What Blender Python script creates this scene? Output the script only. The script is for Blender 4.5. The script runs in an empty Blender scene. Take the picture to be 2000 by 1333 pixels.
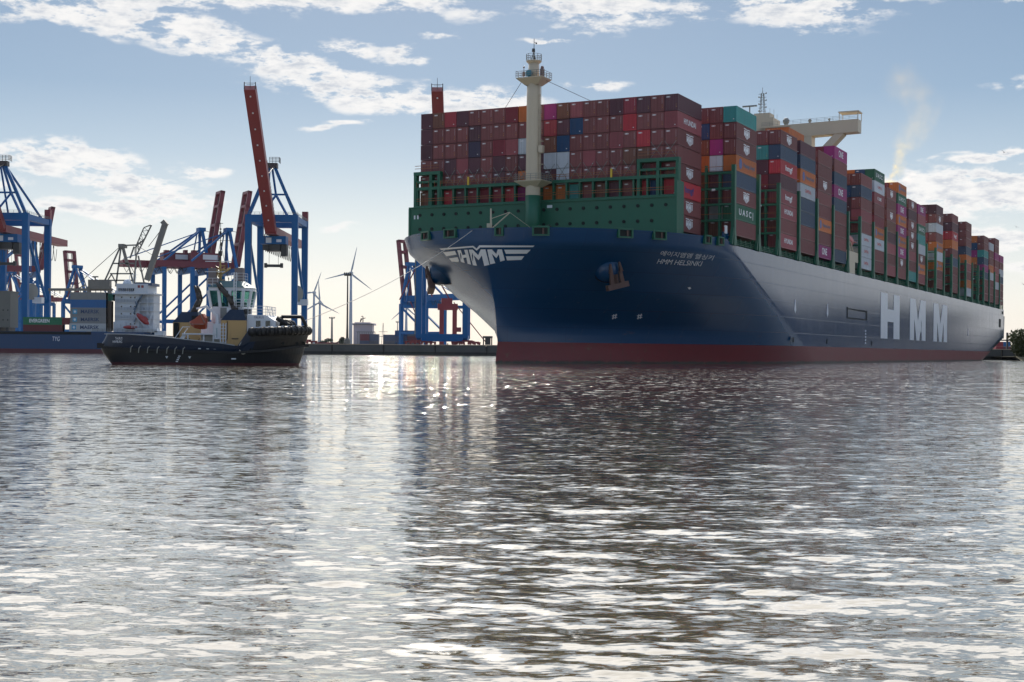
import bpy, bmesh, math, random
import numpy as np
from mathutils import Vector, Matrix
R = math.radians
random.seed(7)
SC = bpy.context.scene
COL = SC.collection

# ---------------------------------------------------------------- camera
F_PX, HY, ROLL, CAM_H = 2684.0, 688.0, 0.00793, 1.9
cam_data = bpy.data.cameras.new('camera')
cam_data.sensor_width = 36.0
cam_data.lens = 36.0 * F_PX / 2000.0
cam_data.shift_y = (HY - 666.5) / 2000.0
cam_data.clip_start = 0.1
cam_data.clip_end = 30000.0
cam = bpy.data.objects.new('camera', cam_data)
COL.objects.link(cam)
cam.matrix_world = Matrix.Translation((0, 0, CAM_H)) @ Matrix.Rotation(math.pi / 2, 4, 'X') @ Matrix.Rotation(ROLL, 4, 'Z')
SC.camera = cam

# ---------------------------------------------------------------- light and exposure
SC.view_settings.view_transform = 'Standard'
SC.view_settings.look = 'None'
SC.view_settings.exposure = 1.24
SC.view_settings.gamma = 1.0
SC.render.engine = 'CYCLES'
SC.cycles.max_bounces = 6
SC.cycles.volume_bounces = 0
SUN_AZ, SUN_EL = R(-4.0), R(33.0)
sun_dir = Vector((math.sin(SUN_AZ) * math.cos(SUN_EL), math.cos(SUN_AZ) * math.cos(SUN_EL), math.sin(SUN_EL)))
sl = bpy.data.lights.new('sun', 'SUN')
sl.energy = 3.2
sl.angle = R(0.5)
sl.color = (1.0, 0.93, 0.83)
so = bpy.data.objects.new('sun', sl)
COL.objects.link(so)
so.rotation_euler = sun_dir.to_track_quat('Z', 'Y').to_euler()

W = bpy.data.worlds.new('World')
SC.world = W
W.use_nodes = True
NT = W.node_tree
NT.nodes.clear()


class G:
    """small helper for writing node graphs as expressions"""
    def __init__(s, nt): s.nt = nt
    def n(s, t, **k):
        nd = s.nt.nodes.new(t)
        for a, v in k.items(): setattr(nd, a, v)
        return nd
    def put(s, sock, v):
        if isinstance(v, bpy.types.NodeSocket): s.nt.links.new(v, sock)
        else: sock.default_value = v
    def m(s, op, a, b=0.0, c=0.0, clamp=False):
        nd = s.n('ShaderNodeMath', operation=op, use_clamp=clamp)
        s.put(nd.inputs[0], a); s.put(nd.inputs[1], b); s.put(nd.inputs[2], c)
        return nd.outputs[0]
    def v(s, op, a, b=(0, 0, 0)):
        nd = s.n('ShaderNodeVectorMath', operation=op)
        s.put(nd.inputs[0], a); s.put(nd.inputs[1], b)
        return nd.outputs[0]
    def sep(s, v):
        nd = s.n('ShaderNodeSeparateXYZ'); s.put(nd.inputs[0], v); return nd.outputs
    def comb(s, x, y, z):
        nd = s.n('ShaderNodeCombineXYZ')
        for i, q in enumerate((x, y, z)): s.put(nd.inputs[i], q)
        return nd.outputs[0]
    def mix(s, f, a, b, blend='MIX'):
        nd = s.n('ShaderNodeMix', data_type='RGBA', blend_type=blend)
        s.put(nd.inputs[0], f)
        s.put(nd.inputs[6], a if isinstance(a, bpy.types.NodeSocket) else (*a[:3], 1))
        s.put(nd.inputs[7], b if isinstance(b, bpy.types.NodeSocket) else (*b[:3], 1))
        return nd.outputs[2]
    def noise(s, vec, scale, detail=4.0, rough=0.55, dist=0.0):
        nd = s.n('ShaderNodeTexNoise')
        s.put(nd.inputs['Vector'], vec); s.put(nd.inputs['Scale'], scale)
        s.put(nd.inputs['Detail'], detail); s.put(nd.inputs['Roughness'], rough); s.put(nd.inputs['Distortion'], dist)
        return nd
    def smooth(s, x, a, b):
        nd = s.n('ShaderNodeMapRange', interpolation_type='SMOOTHSTEP')
        s.put(nd.inputs[0], x); s.put(nd.inputs[1], a); s.put(nd.inputs[2], b)
        return nd.outputs[0]
    def lin(s, x, a, b, c, d):
        nd = s.n('ShaderNodeMapRange'); nd.clamp = True
        for i, q in enumerate((x, a, b, c, d)): s.put(nd.inputs[i], q)
        return nd.outputs[0]


g = G(NT)
sky = g.n('ShaderNodeTexSky', sky_type='NISHITA')
sky.sun_disc = False
sky.sun_elevation = SUN_EL
sky.sun_rotation = SUN_AZ
sky.air_density = 1.0
sky.dust_density = 0.6
sky.ozone_density = 2.0
tc = g.n('ShaderNodeTexCoord')
dx, dy, dz = g.sep(tc.outputs['Generated'])
az = g.m('ARCTAN2', dx, dy)                      # 0 straight over the river, + to the right
hyp = g.m('SQRT', g.m('ADD', g.m('MULTIPLY', dx, dx), g.m('MULTIPLY', dy, dy)))
el = g.m('ARCTAN2', dz, hyp)
# clouds: noise on a flat layer overhead, gathered in banks and left out between them
zc = g.m('ADD', g.m('MAXIMUM', dz, 0.0), 0.10)
layer = g.comb(g.m('DIVIDE', dx, zc), g.m('DIVIDE', dy, zc), 0.0)
polar = g.comb(g.m('MULTIPLY', az, 9.0), g.m('MULTIPLY', el, 26.0), 3.7)
warp = g.noise(polar, 1.6, 3.0).outputs['Color']
wv = g.v('SUBTRACT', warp, (0.5, 0.5, 0.5))
w0, w1, w2 = g.sep(wv)
waz = g.m('ADD', az, g.m('MULTIPLY', w0, 0.055))
wel = g.m('ADD', el, g.m('MULTIPLY', w1, 0.030))


def bank(px, py, rx, ry, tilt, k):
    """a bank of cloud centred on a compass direction and height, sizes as angles"""
    a0 = (px - 1000) / F_PX; e0 = (HY - py) / F_PX
    ra, re = rx / F_PX, ry / F_PX
    ct, st = math.cos(R(tilt)), math.sin(R(tilt))
    da = g.m('SUBTRACT', waz, a0); de = g.m('SUBTRACT', wel, e0)
    u = g.m('MULTIPLY', g.m('ADD', g.m('MULTIPLY', da, ct), g.m('MULTIPLY', de, st)), 1 / ra)
    v = g.m('MULTIPLY', g.m('SUBTRACT', g.m('MULTIPLY', de, ct), g.m('MULTIPLY', da, st)), 1 / re)
    r2 = g.m('ADD', g.m('MULTIPLY', u, u), g.m('MULTIPLY', v, v))
    return g.m('MULTIPLY', g.m('EXPONENT', g.m('MULTIPLY', r2, -1.0)), k)


BANKS = [(90, 15, 330, 70, -6, 1.12), (520, 15, 480, 42, 1, 1.05), (300, 85, 260, 34, -5, .98), (470, 125, 280, 30, -8, 1.0), (640, 160, 240, 34, -8, .95), (740, 195, 260, 44, -6, 1.12),
         (910, 205, 190, 32, -4, .98), (130, 75, 220, 34, -4, .85), (140, 335, 150, 40, -8, 1.15), (20, 380, 100, 40, 0, .8), (290, 385, 150, 28, -6, 1.15), (250, 425, 180, 28, 0, 1.1),
         (390, 350, 60, 22, 0, 1.1), (650, 258, 130, 10, 0, .72), (1170, 30, 190, 46, 0, .88), (1560, 35, 190, 60, -5, .88), (1780, 10, 170, 28, 0, .82), (1165, 175, 85, 17, 0, .92),
         (1075, 83, 75, 11, 0, .92), (1840, 380, 340, 44, -1, 1.3), (1900, 324, 180, 12, 4, 1.0), (1900, 470, 260, 32, 0, 1.05), (1980, 205, 100, 34, -10, .72), (1950, 540, 240, 36, 0, .85),
         (665, 108, 75, 22, 0, .88), (775, 115, 85, 22, 0, .88), (640, 440, 50, 11, 0, .7), (170, 100, 60, 10, 0, .72), (870, 78, 75, 12, 0, .75), (1970, 30, 140, 12, 8, .7), (1340, 40, 90, 26, 0, .66), (900, 35, 120, 30, 0, .62)]
mask = None
for b_ in BANKS:
    q_ = bank(*b_)
    mask = q_ if mask is None else g.m('MAXIMUM', mask, q_)
n1 = g.noise(g.comb(g.m('MULTIPLY', az, 30.0), g.m('MULTIPLY', el, 78.0), 0.0), 1.0, 8.0, 0.62).outputs[0]
n1b = g.noise(g.comb(g.m('MULTIPLY', az, 95.0), g.m('MULTIPLY', el, 230.0), 9.0), 1.0, 6.0, 0.65).outputs[0]
n1 = g.m('ADD', g.m('MULTIPLY', n1, 0.72), g.m('MULTIPLY', n1b, 0.28))
n2 = g.noise(layer, 1.1, 7.0, 0.6).outputs[0]
# overhead and behind the viewer: scattered cloud all over, denser near the sun
high = g.smooth(el, R(15.5), R(22))
away = g.smooth(g.m('ABSOLUTE', az), R(23), R(32))
allsky = g.m('MAXIMUM', high, away)
sunny = g.m('ADD', g.m('MULTIPLY', dx, sun_dir.x), g.m('ADD', g.m('MULTIPLY', dy, sun_dir.y), g.m('MULTIPLY', dz, sun_dir.z)))
gen = g.m('MULTIPLY', g.m('ADD', 0.42, g.m('MULTIPLY', g.smooth(sunny, 0.55, 0.98), 0.42)), allsky)
mask = g.m('MAXIMUM', mask, gen)
nn = g.m('ADD', g.m('MULTIPLY', n1, g.m('SUBTRACT', 1.0, allsky)), g.m('MULTIPLY', n2, allsky))
dens = g.m('ADD', g.m('MULTIPLY', g.m('MULTIPLY', mask, g.smooth(nn, 0.33, 0.62)), 1.75), g.m('MULTIPLY', g.m('SUBTRACT', mask, 0.75), 0.5))
cover = g.smooth(dens, 0.22, 1.05)
thick = g.smooth(dens, 0.7, 1.4)
lump = g.noise(g.comb(g.m('MULTIPLY', az, 40.0), g.m('ADD', g.m('MULTIPLY', el, 110.0), 1.0), 5.0), 1.0, 5.0, 0.6).outputs[0]
shade = g.m('MULTIPLY', thick, g.smooth(lump, 0.40, 0.66))
SKY_K = 0.085
# sunlit tops of the clouds outside the backlit quarter are brighter
cloud_lit = g.mix(allsky, (4.9, 4.8, 4.7), (7.4, 7.25, 7.1))
cloud_grey = g.mix(allsky, (2.7, 2.95, 3.35), (5.6, 5.8, 6.1))
cloud_col = g.mix(g.m('MULTIPLY', shade, 0.85), cloud_lit, cloud_grey)
# clear air: blue aloft, thinning into pale warm murk above the horizon
ramp = g.n('ShaderNodeValToRGB')
g.put(ramp.inputs[0], g.m('DIVIDE', el, R(20), clamp=True))
cr = ramp.color_ramp
STOPS = [(0.0, (3.8, 3.58, 3.48)), (0.12, (3.75, 3.66, 3.60)), (0.25, (3.1, 3.3, 3.4)), (0.40, (1.82, 2.30, 2.80)), (0.53, (1.10, 1.64, 2.30)), (0.80, (0.80, 1.26, 1.90)), (1.0, (0.80, 1.24, 1.88))]
cr.elements[0].position = 0.0; cr.elements[0].color = (*STOPS[0][1], 1)
cr.elements[1].position = 1.0; cr.elements[1].color = (*STOPS[-1][1], 1)
for ps, cc in STOPS[1:-1]:
    e_ = cr.elements.new(ps); e_.color = (*cc, 1)
cool = g.m('MULTIPLY', g.smooth(g.m('ABSOLUTE', az), R(23), R(36)), g.smooth(el, R(7), R(1)))
low_sky = g.mix(g.m('MULTIPLY', cool, 0.85), ramp.outputs[0], (2.9, 3.2, 3.75))
air = g.mix(g.m('MULTIPLY', g.smooth(el, R(34), R(16)), 0.88), sky.outputs[0], low_sky)
col = g.mix(g.m('MULTIPLY', cover, 0.93), air, cloud_col)
# the sky above the picture, round the sun itself, is dazzling
dazzle = g.m('MULTIPLY', g.smooth(sunny, 0.62, 0.97), g.smooth(el, R(15.6), R(19)))
ahead = g.m('MULTIPLY', g.smooth(el, R(15.6), R(19)), g.smooth(dy, 0.0, 0.7))
gain = g.m('ADD', g.m('ADD', 1.0, g.m('MULTIPLY', ahead, 0.05)), g.m('MULTIPLY', dazzle, 0.40))
veil = g.mix(g.m('MULTIPLY', dazzle, 0.6), col, cloud_lit)
col = g.mix(1.0, veil, g.comb(gain, gain, gain), 'MULTIPLY')
bg = g.n('ShaderNodeBackground')
g.put(bg.inputs['Color'], col)
bg.inputs['Strength'].default_value = SKY_K
wo = g.n('ShaderNodeOutputWorld')
NT.links.new(bg.outputs[0], wo.inputs['Surface'])


# ---------------------------------------------------------------- helpers
def P(px, py, D):
    """a point seen at source pixel (px, py) and lying D metres out over the water"""
    ux, uy = px - 1000, py - HY
    c, s = math.cos(ROLL), math.sin(ROLL)
    x, y = c * ux + s * uy, -s * ux + c * uy
    return Vector((x * D / F_PX, D, CAM_H - y * D / F_PX))


class MB:
    def __init__(s): s.v = []; s.f = []; s.m = []
    def add(s, verts, faces, mi=0):
        o = len(s.v)
        s.v += [tuple(p) for p in verts]
        s.f += [tuple(i + o for i in fc) for fc in faces]
        s.m += [mi] * len(faces)
        return s
    def box(s, c, size, mi=0, rot=None):
        hx, hy, hz = size[0] / 2, size[1] / 2, size[2] / 2
        pts = [Vector((sx * hx, sy * hy, sz * hz)) for sz in (-1, 1) for sy in (-1, 1) for sx in (-1, 1)]
        if rot is not None: pts = [rot @ p for p in pts]
        c = Vector(c)
        return s.add([p + c for p in pts], [(0, 2, 3, 1), (4, 5, 7, 6), (0, 1, 5, 4), (2, 6, 7, 3), (0, 4, 6, 2), (1, 3, 7, 5)], mi)
    def bx(s, x0, x1, y0, y1, z0, z1, mi=0):
        return s.box(((x0 + x1) / 2, (y0 + y1) / 2, (z0 + z1) / 2), (abs(x1 - x0), abs(y1 - y0), abs(z1 - z0)), mi)
    def bar(s, a, b, w, h=None, mi=0):
        a, b = Vector(a), Vector(b); h = w if h is None else h
        d = b - a; L = d.length
        if L < 1e-6: return s
        d.normalize()
        up = Vector((0, 0, 1)) if abs(d.z) < 0.95 else Vector((0, 1, 0))
        x = d.cross(up).normalized(); z = x.cross(d)
        rot = Matrix((x, d, z)).transposed()
        return s.box((a + b) / 2, (w, L, h), mi, rot)
    def tube(s, a, b, r, r2=None, n=8, mi=0):
        a, b = Vector(a), Vector(b); r2 = r if r2 is None else r2
        d = (b - a).normalized()
        up = Vector((0, 0, 1)) if abs(d.z) < 0.95 else Vector((0, 1, 0))
        x = d.cross(up).normalized(); y = d.cross(x)
        vs = []
        for q, rr in ((a, r), (b, r2)):
            for i in range(n):
                t = 2 * math.pi * i / n
                vs.append(q + x * (math.cos(t) * rr) + y * (math.sin(t) * rr))
        fs = [(i, (i + 1) % n, n + (i + 1) % n, n + i) for i in range(n)]
        fs += [tuple(range(n - 1, -1, -1)), tuple(range(n, 2 * n))]
        return s.add(vs, fs, mi)
    def path(s, pts, r, n=6, mi=0):
        for a, b in zip(pts, pts[1:]): s.tube(a, b, r, None, n, mi)
        return s
    def lathe(s, c, prof, n=16, mi=0):
        c = Vector(c); vs = []
        for r, z in prof:
            for i in range(n):
                t = 2 * math.pi * i / n
                vs.append(c + Vector((math.cos(t) * r, math.sin(t) * r, z)))
        fs = []
        for k in range(len(prof) - 1):
            for i in range(n):
                j = (i + 1) % n
                fs.append((k * n + i, k * n + j, (k + 1) * n + j, (k + 1) * n + i))
        fs += [tuple(range(n - 1, -1, -1)), tuple(range((len(prof) - 1) * n, len(prof) * n))]
        return s.add(vs, fs, mi)
    def ball(s, c, r, n=10, mi=0, sc=(1, 1, 1)):
        k = max(4, n // 2); prof = []
        vs = []; c = Vector(c)
        for j in range(k + 1):
            p = -math.pi / 2 + math.pi * j / k
            for i in range(n):
                t = 2 * math.pi * i / n
                vs.append(c + Vector((math.cos(t) * math.cos(p) * r * sc[0], math.sin(t) * math.cos(p) * r * sc[1], math.sin(p) * r * sc[2])))
        fs = []
        for j in range(k):
            for i in range(n):
                q = (i + 1) % n
                fs.append((j * n + i, j * n + q, (j + 1) * n + q, (j + 1) * n + i))
        return s.add(vs, fs, mi)
    def slab(s, poly, fn, th, mi=0):
        """2-D outline lifted by fn(u, v, w) to 3-D, w from 0 to th"""
        n = len(poly)
        vs = [fn(u, v, 0) for u, v in poly] + [fn(u, v, th) for u, v in poly]
        fs = [tuple(range(n - 1, -1, -1)), tuple(range(n, 2 * n))]
        fs += [(i, (i + 1) % n, n + (i + 1) % n, n + i) for i in range(n)]
        return s.add(vs, fs, mi)
    def rail(s, pts, h=1.05, r=0.03, mi=0, step=2.0, mids=2):
        for a, b in zip(pts, pts[1:]):
            a, b = Vector(a), Vector(b)
            for k in range(1, mids + 2):
                z = Vector((0, 0, h * k / (mids + 1)))
                s.bar(a + z, b + z, 2 * r, None, mi)
            m = max(1, int(round((b - a).length / step)))
            for i in range(m + 1):
                p = a.lerp(b, i / m)
                s.bar(p, p + Vector((0, 0, h)), 2 * r, None, mi)
        return s
    def build(s, name, mats, parent=None, smooth=False, loc=None):
        me = bpy.data.meshes.new(name)
        me.from_pydata(s.v, [], s.f)
        if not isinstance(mats, (list, tuple)): mats = [mats]
        for m in mats: me.materials.append(m)
        if any(s.m): me.polygons.foreach_set('material_index', s.m)
        if smooth: me.polygons.foreach_set('use_smooth', [True] * len(me.polygons))
        me.update()
        bm = bmesh.new(); bm.from_mesh(me)
        bmesh.ops.recalc_face_normals(bm, faces=bm.faces)
        bm.to_mesh(me); bm.free()
        o = bpy.data.objects.new(name, me)
        COL.objects.link(o)
        if parent is not None: o.parent = parent
        if loc is not None: o.location = loc
        return o


def thing(name, label, cat, loc=(0, 0, 0), rz=0.0, group=None):
    o = bpy.data.objects.new(name, None)
    o.empty_display_size = 0.5
    COL.objects.link(o)
    o.location = loc; o.rotation_euler = (0, 0, rz)
    return tag(o, label, cat, group)


def tag(o, label, cat, group=None):
    o['label'] = label; o['category'] = cat
    if group: o['group'] = group
    return o


def copy_tree(o, parent=None):
    c = o.copy(); COL.objects.link(c)
    if parent is not None: c.parent = parent
    for ch in list(o.children): copy_tree(ch, c)
    return c


MATS = {}


def paint(name, col, rough=0.5, var=0.12, scale=0.6, streak=0.0, spec=0.5, rand=0.0, metal=0.0, dirt=(0.10, 0.07, 0.05)):
    """painted or plain surface: colour with soft blotches, optional vertical run-off streaks, per-object variation"""
    if name in MATS: return MATS[name]
    m = bpy.data.materials.new(name); m.use_nodes = True
    nt = m.node_tree; k = G(nt)
    bs = nt.nodes['Principled BSDF']
    co = k.n('ShaderNodeTexCoord').outputs['Object']
    oi = k.n('ShaderNodeObjectInfo').outputs['Random']
    off = k.v('ADD', co, k.comb(k.m('MULTIPLY', oi, 91.0), 0.0, k.m('MULTIPLY', oi, 37.0)))
    n = k.noise(off, scale, 5.0, 0.6).outputs[0]
    val = k.m('ADD', 1.0, k.m('MULTIPLY', k.m('SUBTRACT', n, 0.5), 2 * var))
    if rand: val = k.m('MULTIPLY', val, k.m('ADD', 1.0 - rand, k.m('MULTIPLY', oi, 2 * rand)))
    c = k.mix(1.0, col, k.comb(val, val, val), 'MULTIPLY')
    if streak:
        sx, sy, sz = k.sep(off)
        sn = k.noise(k.comb(k.m('MULTIPLY', sx, 3.0), k.m('MULTIPLY', sy, 3.0), k.m('MULTIPLY', sz, 0.22)), 1.0, 5.0, 0.65).outputs[0]
        c = k.mix(k.m('MULTIPLY', k.smooth(sn, 0.52, 0.78), streak), c, dirt)
    k.put(bs.inputs['Base Color'], c)
    k.put(bs.inputs['Roughness'], k.m('ADD', rough - 0.06, k.m('MULTIPLY', n, 0.12)))
    bs.inputs['Specular IOR Level'].default_value = spec
    bs.inputs['Metallic'].default_value = metal
    MATS[name] = m
    return m


def text_mesh(txt, size=1.0, shear=0.0, cuts=None, extrude=0.0, bold=0.0):
    cu = bpy.data.curves.new('lettering', 'FONT')
    cu.body = txt; cu.size = size; cu.shear = shear; cu.resolution_u = 3
    cu.align_x = 'CENTER'; cu.align_y = 'CENTER'
    cu.extrude = extrude; cu.offset = bold
    ob = bpy.data.objects.new('lettering', cu)
    COL.objects.link(ob)
    dg = bpy.context.evaluated_depsgraph_get(); dg.update()
    me = bpy.data.meshes.new_from_object(ob.evaluated_get(dg))
    bm = bmesh.new(); bm.from_mesh(me)
    if cuts:
        xs = [v.co.x for v in bm.verts]
        x = min(xs) + cuts if xs else 0
        while xs and x < max(xs):
            bmesh.ops.bisect_plane(bm, geom=bm.verts[:] + bm.edges[:] + bm.faces[:], plane_co=(x, 0, 0), plane_no=(1, 0, 0))
            x += cuts
    bm.verts.ensure_lookup_table()
    vs = [tuple(v.co) for v in bm.verts]
    fs = [tuple(v.index for v in f.verts) for f in bm.faces]
    bm.free()
    bpy.data.objects.remove(ob); bpy.data.curves.remove(cu); bpy.data.meshes.remove(me)
    return vs, fs


def write(mb, txt, size, fn, mi=0, shear=0.0, width=None, bold=0.0):
    vs, fs = text_mesh(txt, size, shear, None, 0.0, bold)
    if not vs: return mb
    k = 1.0
    if width:
        xs = [v[0] for v in vs]; k = width / (max(xs) - min(xs))
    return mb.add([fn(x * k, y) for x, y, z in vs], fs, mi)


# ---------------------------------------------------------------- the river
def make_water():
    rng = np.random.default_rng(11)
    r = [0.35]
    while r[-1] < 9000:
        a = r[-1]
        fine = max(0.045, a * a / (CAM_H * 1342) * 0.62)
        r.append(a + (max(0.25, 0.2 * a) if a < 5.2 else min(fine, 0.22 * a)))
    r = np.array(r)
    th = np.concatenate([np.linspace(-88, -26, 36)[:-1], np.linspace(-26, 26, 780), np.linspace(26, 88, 36)[1:]]) * math.pi / 180
    RR, TH = np.meshgrid(r, th, indexing='ij')
    X = RR * np.sin(TH); Y = RR * np.cos(TH)
    dr = np.gradient(r)[:, None] * np.ones_like(TH)
    dl = np.gradient(th)[None, :] * RR
    Z = np.zeros_like(X)
    N = 110
    lam = np.exp(rng.uniform(math.log(0.20), math.log(2.8), N))
    s = 0.052 * math.sqrt(2.0 / N) * (lam / 0.55) ** -0.3
    ang = rng.normal(0.25, 0.62, N)
    ph = rng.uniform(0, 2 * math.pi, N)
    for i in range(N):
        kk = 2 * math.pi / lam[i]
        kx, ky = kk * math.sin(ang[i]), kk * math.cos(ang[i])
        krad = kx * np.sin(TH) + ky * np.cos(TH); klat = kx * np.cos(TH) - ky * np.sin(TH)
        att = np.exp(-0.22 * ((krad * dr) ** 2 + (klat * dl) ** 2))
        if att.max() < 1e-3: continue
        # gusts: patches where the short ripples are rougher
        gust = 1.0 + (0.45 * np.sin(X * 0.11 + Y * 0.05 + 1.0) * np.sin(Y * 0.16 - X * 0.03) if lam[i] < 1.6 else 0.0)
        Z += att * gust * (s[i] * lam[i] / (2 * math.pi)) * np.sin(kx * X + ky * Y + ph[i])
    Z -= 0.012
    nr, nt_ = X.shape
    co = np.stack([X, Y, Z], -1).reshape(-1, 3).astype(np.float32)
    idx = np.arange(nr * nt_).reshape(nr, nt_)
    q = np.stack([idx[:-1, :-1], idx[:-1, 1:], idx[1:, 1:], idx[1:, :-1]], -1).reshape(-1, 4)
    me = bpy.data.meshes.new('river_water')
    me.vertices.add(len(co)); me.vertices.foreach_set('co', co.ravel())
    me.loops.add(q.size); me.loops.foreach_set('vertex_index', q[:, ::-1].astype(np.int32).ravel())
    me.polygons.add(len(q)); me.polygons.foreach_set('loop_start', np.arange(0, q.size, 4, dtype=np.int32))
    me.polygons.foreach_set('loop_total', np.full(len(q), 4, dtype=np.int32))
    me.polygons.foreach_set('use_smooth', np.ones(len(q), dtype=bool))
    me.update(calc_edges=True)
    o = bpy.data.objects.new('river_water', me); COL.objects.link(o)
    m = bpy.data.materials.new('river_water'); m.use_nodes = True
    k = G(m.node_tree); bs = m.node_tree.nodes['Principled BSDF']
    pos = k.n('ShaderNodeNewGeometry')
    p = pos.outputs['Position']
    px, py, pz = k.sep(p)
    dist = k.m('SQRT', k.m('ADD', k.m('MULTIPLY', px, px), k.m('MULTIPLY', py, py)))
    flat = k.comb(px, k.m('MULTIPLY', py, 1.0), 0.0)
    far = k.smooth(dist, 18.0, 90.0)
    sl = None
    near = k.smooth(dist, 60.0, 14.0)
    # patches of steeper chop scattered over calmer water, fewer the farther out one looks
    chop = k.smooth(k.noise(k.comb(k.m('MULTIPLY', px, 0.22), k.m('MULTIPLY', py, 0.10), 4.0), 1.0, 4.0, 0.65).outputs[0], 0.52, 0.70)
    fine = k.smooth(k.noise(k.comb(k.m('MULTIPLY', px, 1.7), k.m('MULTIPLY', py, 0.8), 8.0), 1.0, 3.0, 0.6).outputs[0], 0.50, 0.68)
    gl = k.m('ADD', 1.1, k.m('MULTIPLY', far, k.m('MULTIPLY', fine, 9.0)))
    lull = k.m('ADD', 0.85, k.m('MULTIPLY', chop, 0.45))
    for sx_, sy_, amp in ((8.0, 24.0, k.m('MULTIPLY', lull, k.lin(dist, 5, 60, 0.42, 0.24))), (2.6, 8.0, k.m('MULTIPLY', gl, k.lin(dist, 8, 100, 0.44, 0.26))), (0.50, 1.4, k.m('MULTIPLY', k.m('MULTIPLY', far, gl), 0.24)), (0.06, 0.16, k.m('MULTIPLY', far, 0.12))):
        c = k.v('SUBTRACT', k.noise(k.comb(k.m('MULTIPLY', px, sx_), k.m('MULTIPLY', py, sy_), 0.0), 1.0, 2.0, 0.55).outputs['Color'], (0.5, 0.5, 0.5))
        c = k.v('MULTIPLY', c, k.comb(k.m('MULTIPLY', amp, 0.48), amp, 0.0))
        sl = c if sl is None else k.v('ADD', sl, c)
    nrm = k.v('NORMALIZE', k.v('ADD', pos.outputs['Normal'], sl))
    k.put(bs.inputs['Normal'], nrm)
    murk = k.noise(flat, 0.05, 3.0).outputs[0]
    k.put(bs.inputs['Base Color'], k.mix(murk, (0.130, 0.108, 0.062), (0.155, 0.130, 0.078)))
    bs.inputs['Roughness'].default_value = 0.045
    bs.inputs['IOR'].default_value = 1.45
    bs.inputs['Specular IOR Level'].default_value = 0.5
    bs.inputs['Coat Weight'].default_value = 1.0; bs.inputs['Coat Roughness'].default_value = 0.05; bs.inputs['Coat IOR'].default_value = 1.85
    k.put(bs.inputs['Coat Normal'], nrm); bs.inputs['Coat Tint'].default_value = (1.0, 0.975, 0.92, 1)
    me.materials.append(m)
    o['kind'] = 'structure'


make_water()
# deep bed below everything, so the sheet has something under it out to the horizon
QY = 640.0
land = MB().bx(-9000, 9000, QY + 3, 9500, -3, 4.3).build('terminal_ground', paint('yard', (0.22, 0.21, 0.20), 0.85, 0.2, 0.05))
land['kind'] = 'structure'

# ---------------------------------------------------------------- quay wall
conc = paint('quay_concrete', (0.095, 0.095, 0.09), 0.85, 0.35, 0.12, 0.5, dirt=(0.03, 0.03, 0.028))
wet = paint('wet_concrete', (0.022, 0.024, 0.022), 0.6, 0.3, 0.2)
red_steel = paint('red_steel', (0.21, 0.026, 0.034), 0.45, 0.15, 0.15, 0.25)
blue_steel = paint('blue_steel', (0.002, 0.100, 0.29), 0.5, 0.12, 0.15, 0.2, spec=0.3)
grey_steel = paint('grey_steel', (0.20, 0.21, 0.20), 0.5, 0.15, 0.2, 0.3)
dark_steel = paint('dark_steel', (0.035, 0.035, 0.035), 0.5, 0.2, 0.3)
white_paint = paint('white_paint', (0.60, 0.63, 0.67), 0.4, 0.06, 0.3, 0.2, dirt=(0.35, 0.28, 0.2))
black_rubber = paint('black_rubber', (0.012, 0.012, 0.013), 0.7, 0.3, 1.0)
rope_mat = paint('rope', (0.50, 0.48, 0.42), 0.8, 0.2, 2.0)
glass = paint('dark_glass', (0.010, 0.022, 0.022), 0.08, 0.0, 1.0, spec=0.7)

qw = thing('quay_wall', 'long dark concrete quay wall with wet foot below the cranes', 'quay wall', (0, QY, 0))
mb = MB()
x = -900.0
while x < 900:
    mb.bx(x, x + 23.8, 0, 4, 1.55, 4.75)
    x += 24.0
mb.build('wall_face', conc, qw)
MB().bx(-900, 900, 0.15, 4, -2, 1.6).build('wet_foot', wet, qw)
MB().bx(-900, 900, -0.12, 1.2, 4.75, 5.1).build('coping', paint('coping', (0.42, 0.33, 0.24), 0.8, 0.2, 0.1), qw)
for i in range(28):
    x = -324 + i * 24.0
    MB().bx(x, x + 0.5, -0.45, -0.02, 0.3, 4.6).build('fender', black_rubber, qw)
    MB().lathe((x + 6, 0.7, 0), [(0.3, 5.1), (0.22, 5.5), (0.36, 5.7)], 8).build('bollard', dark_steel, qw)


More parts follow.
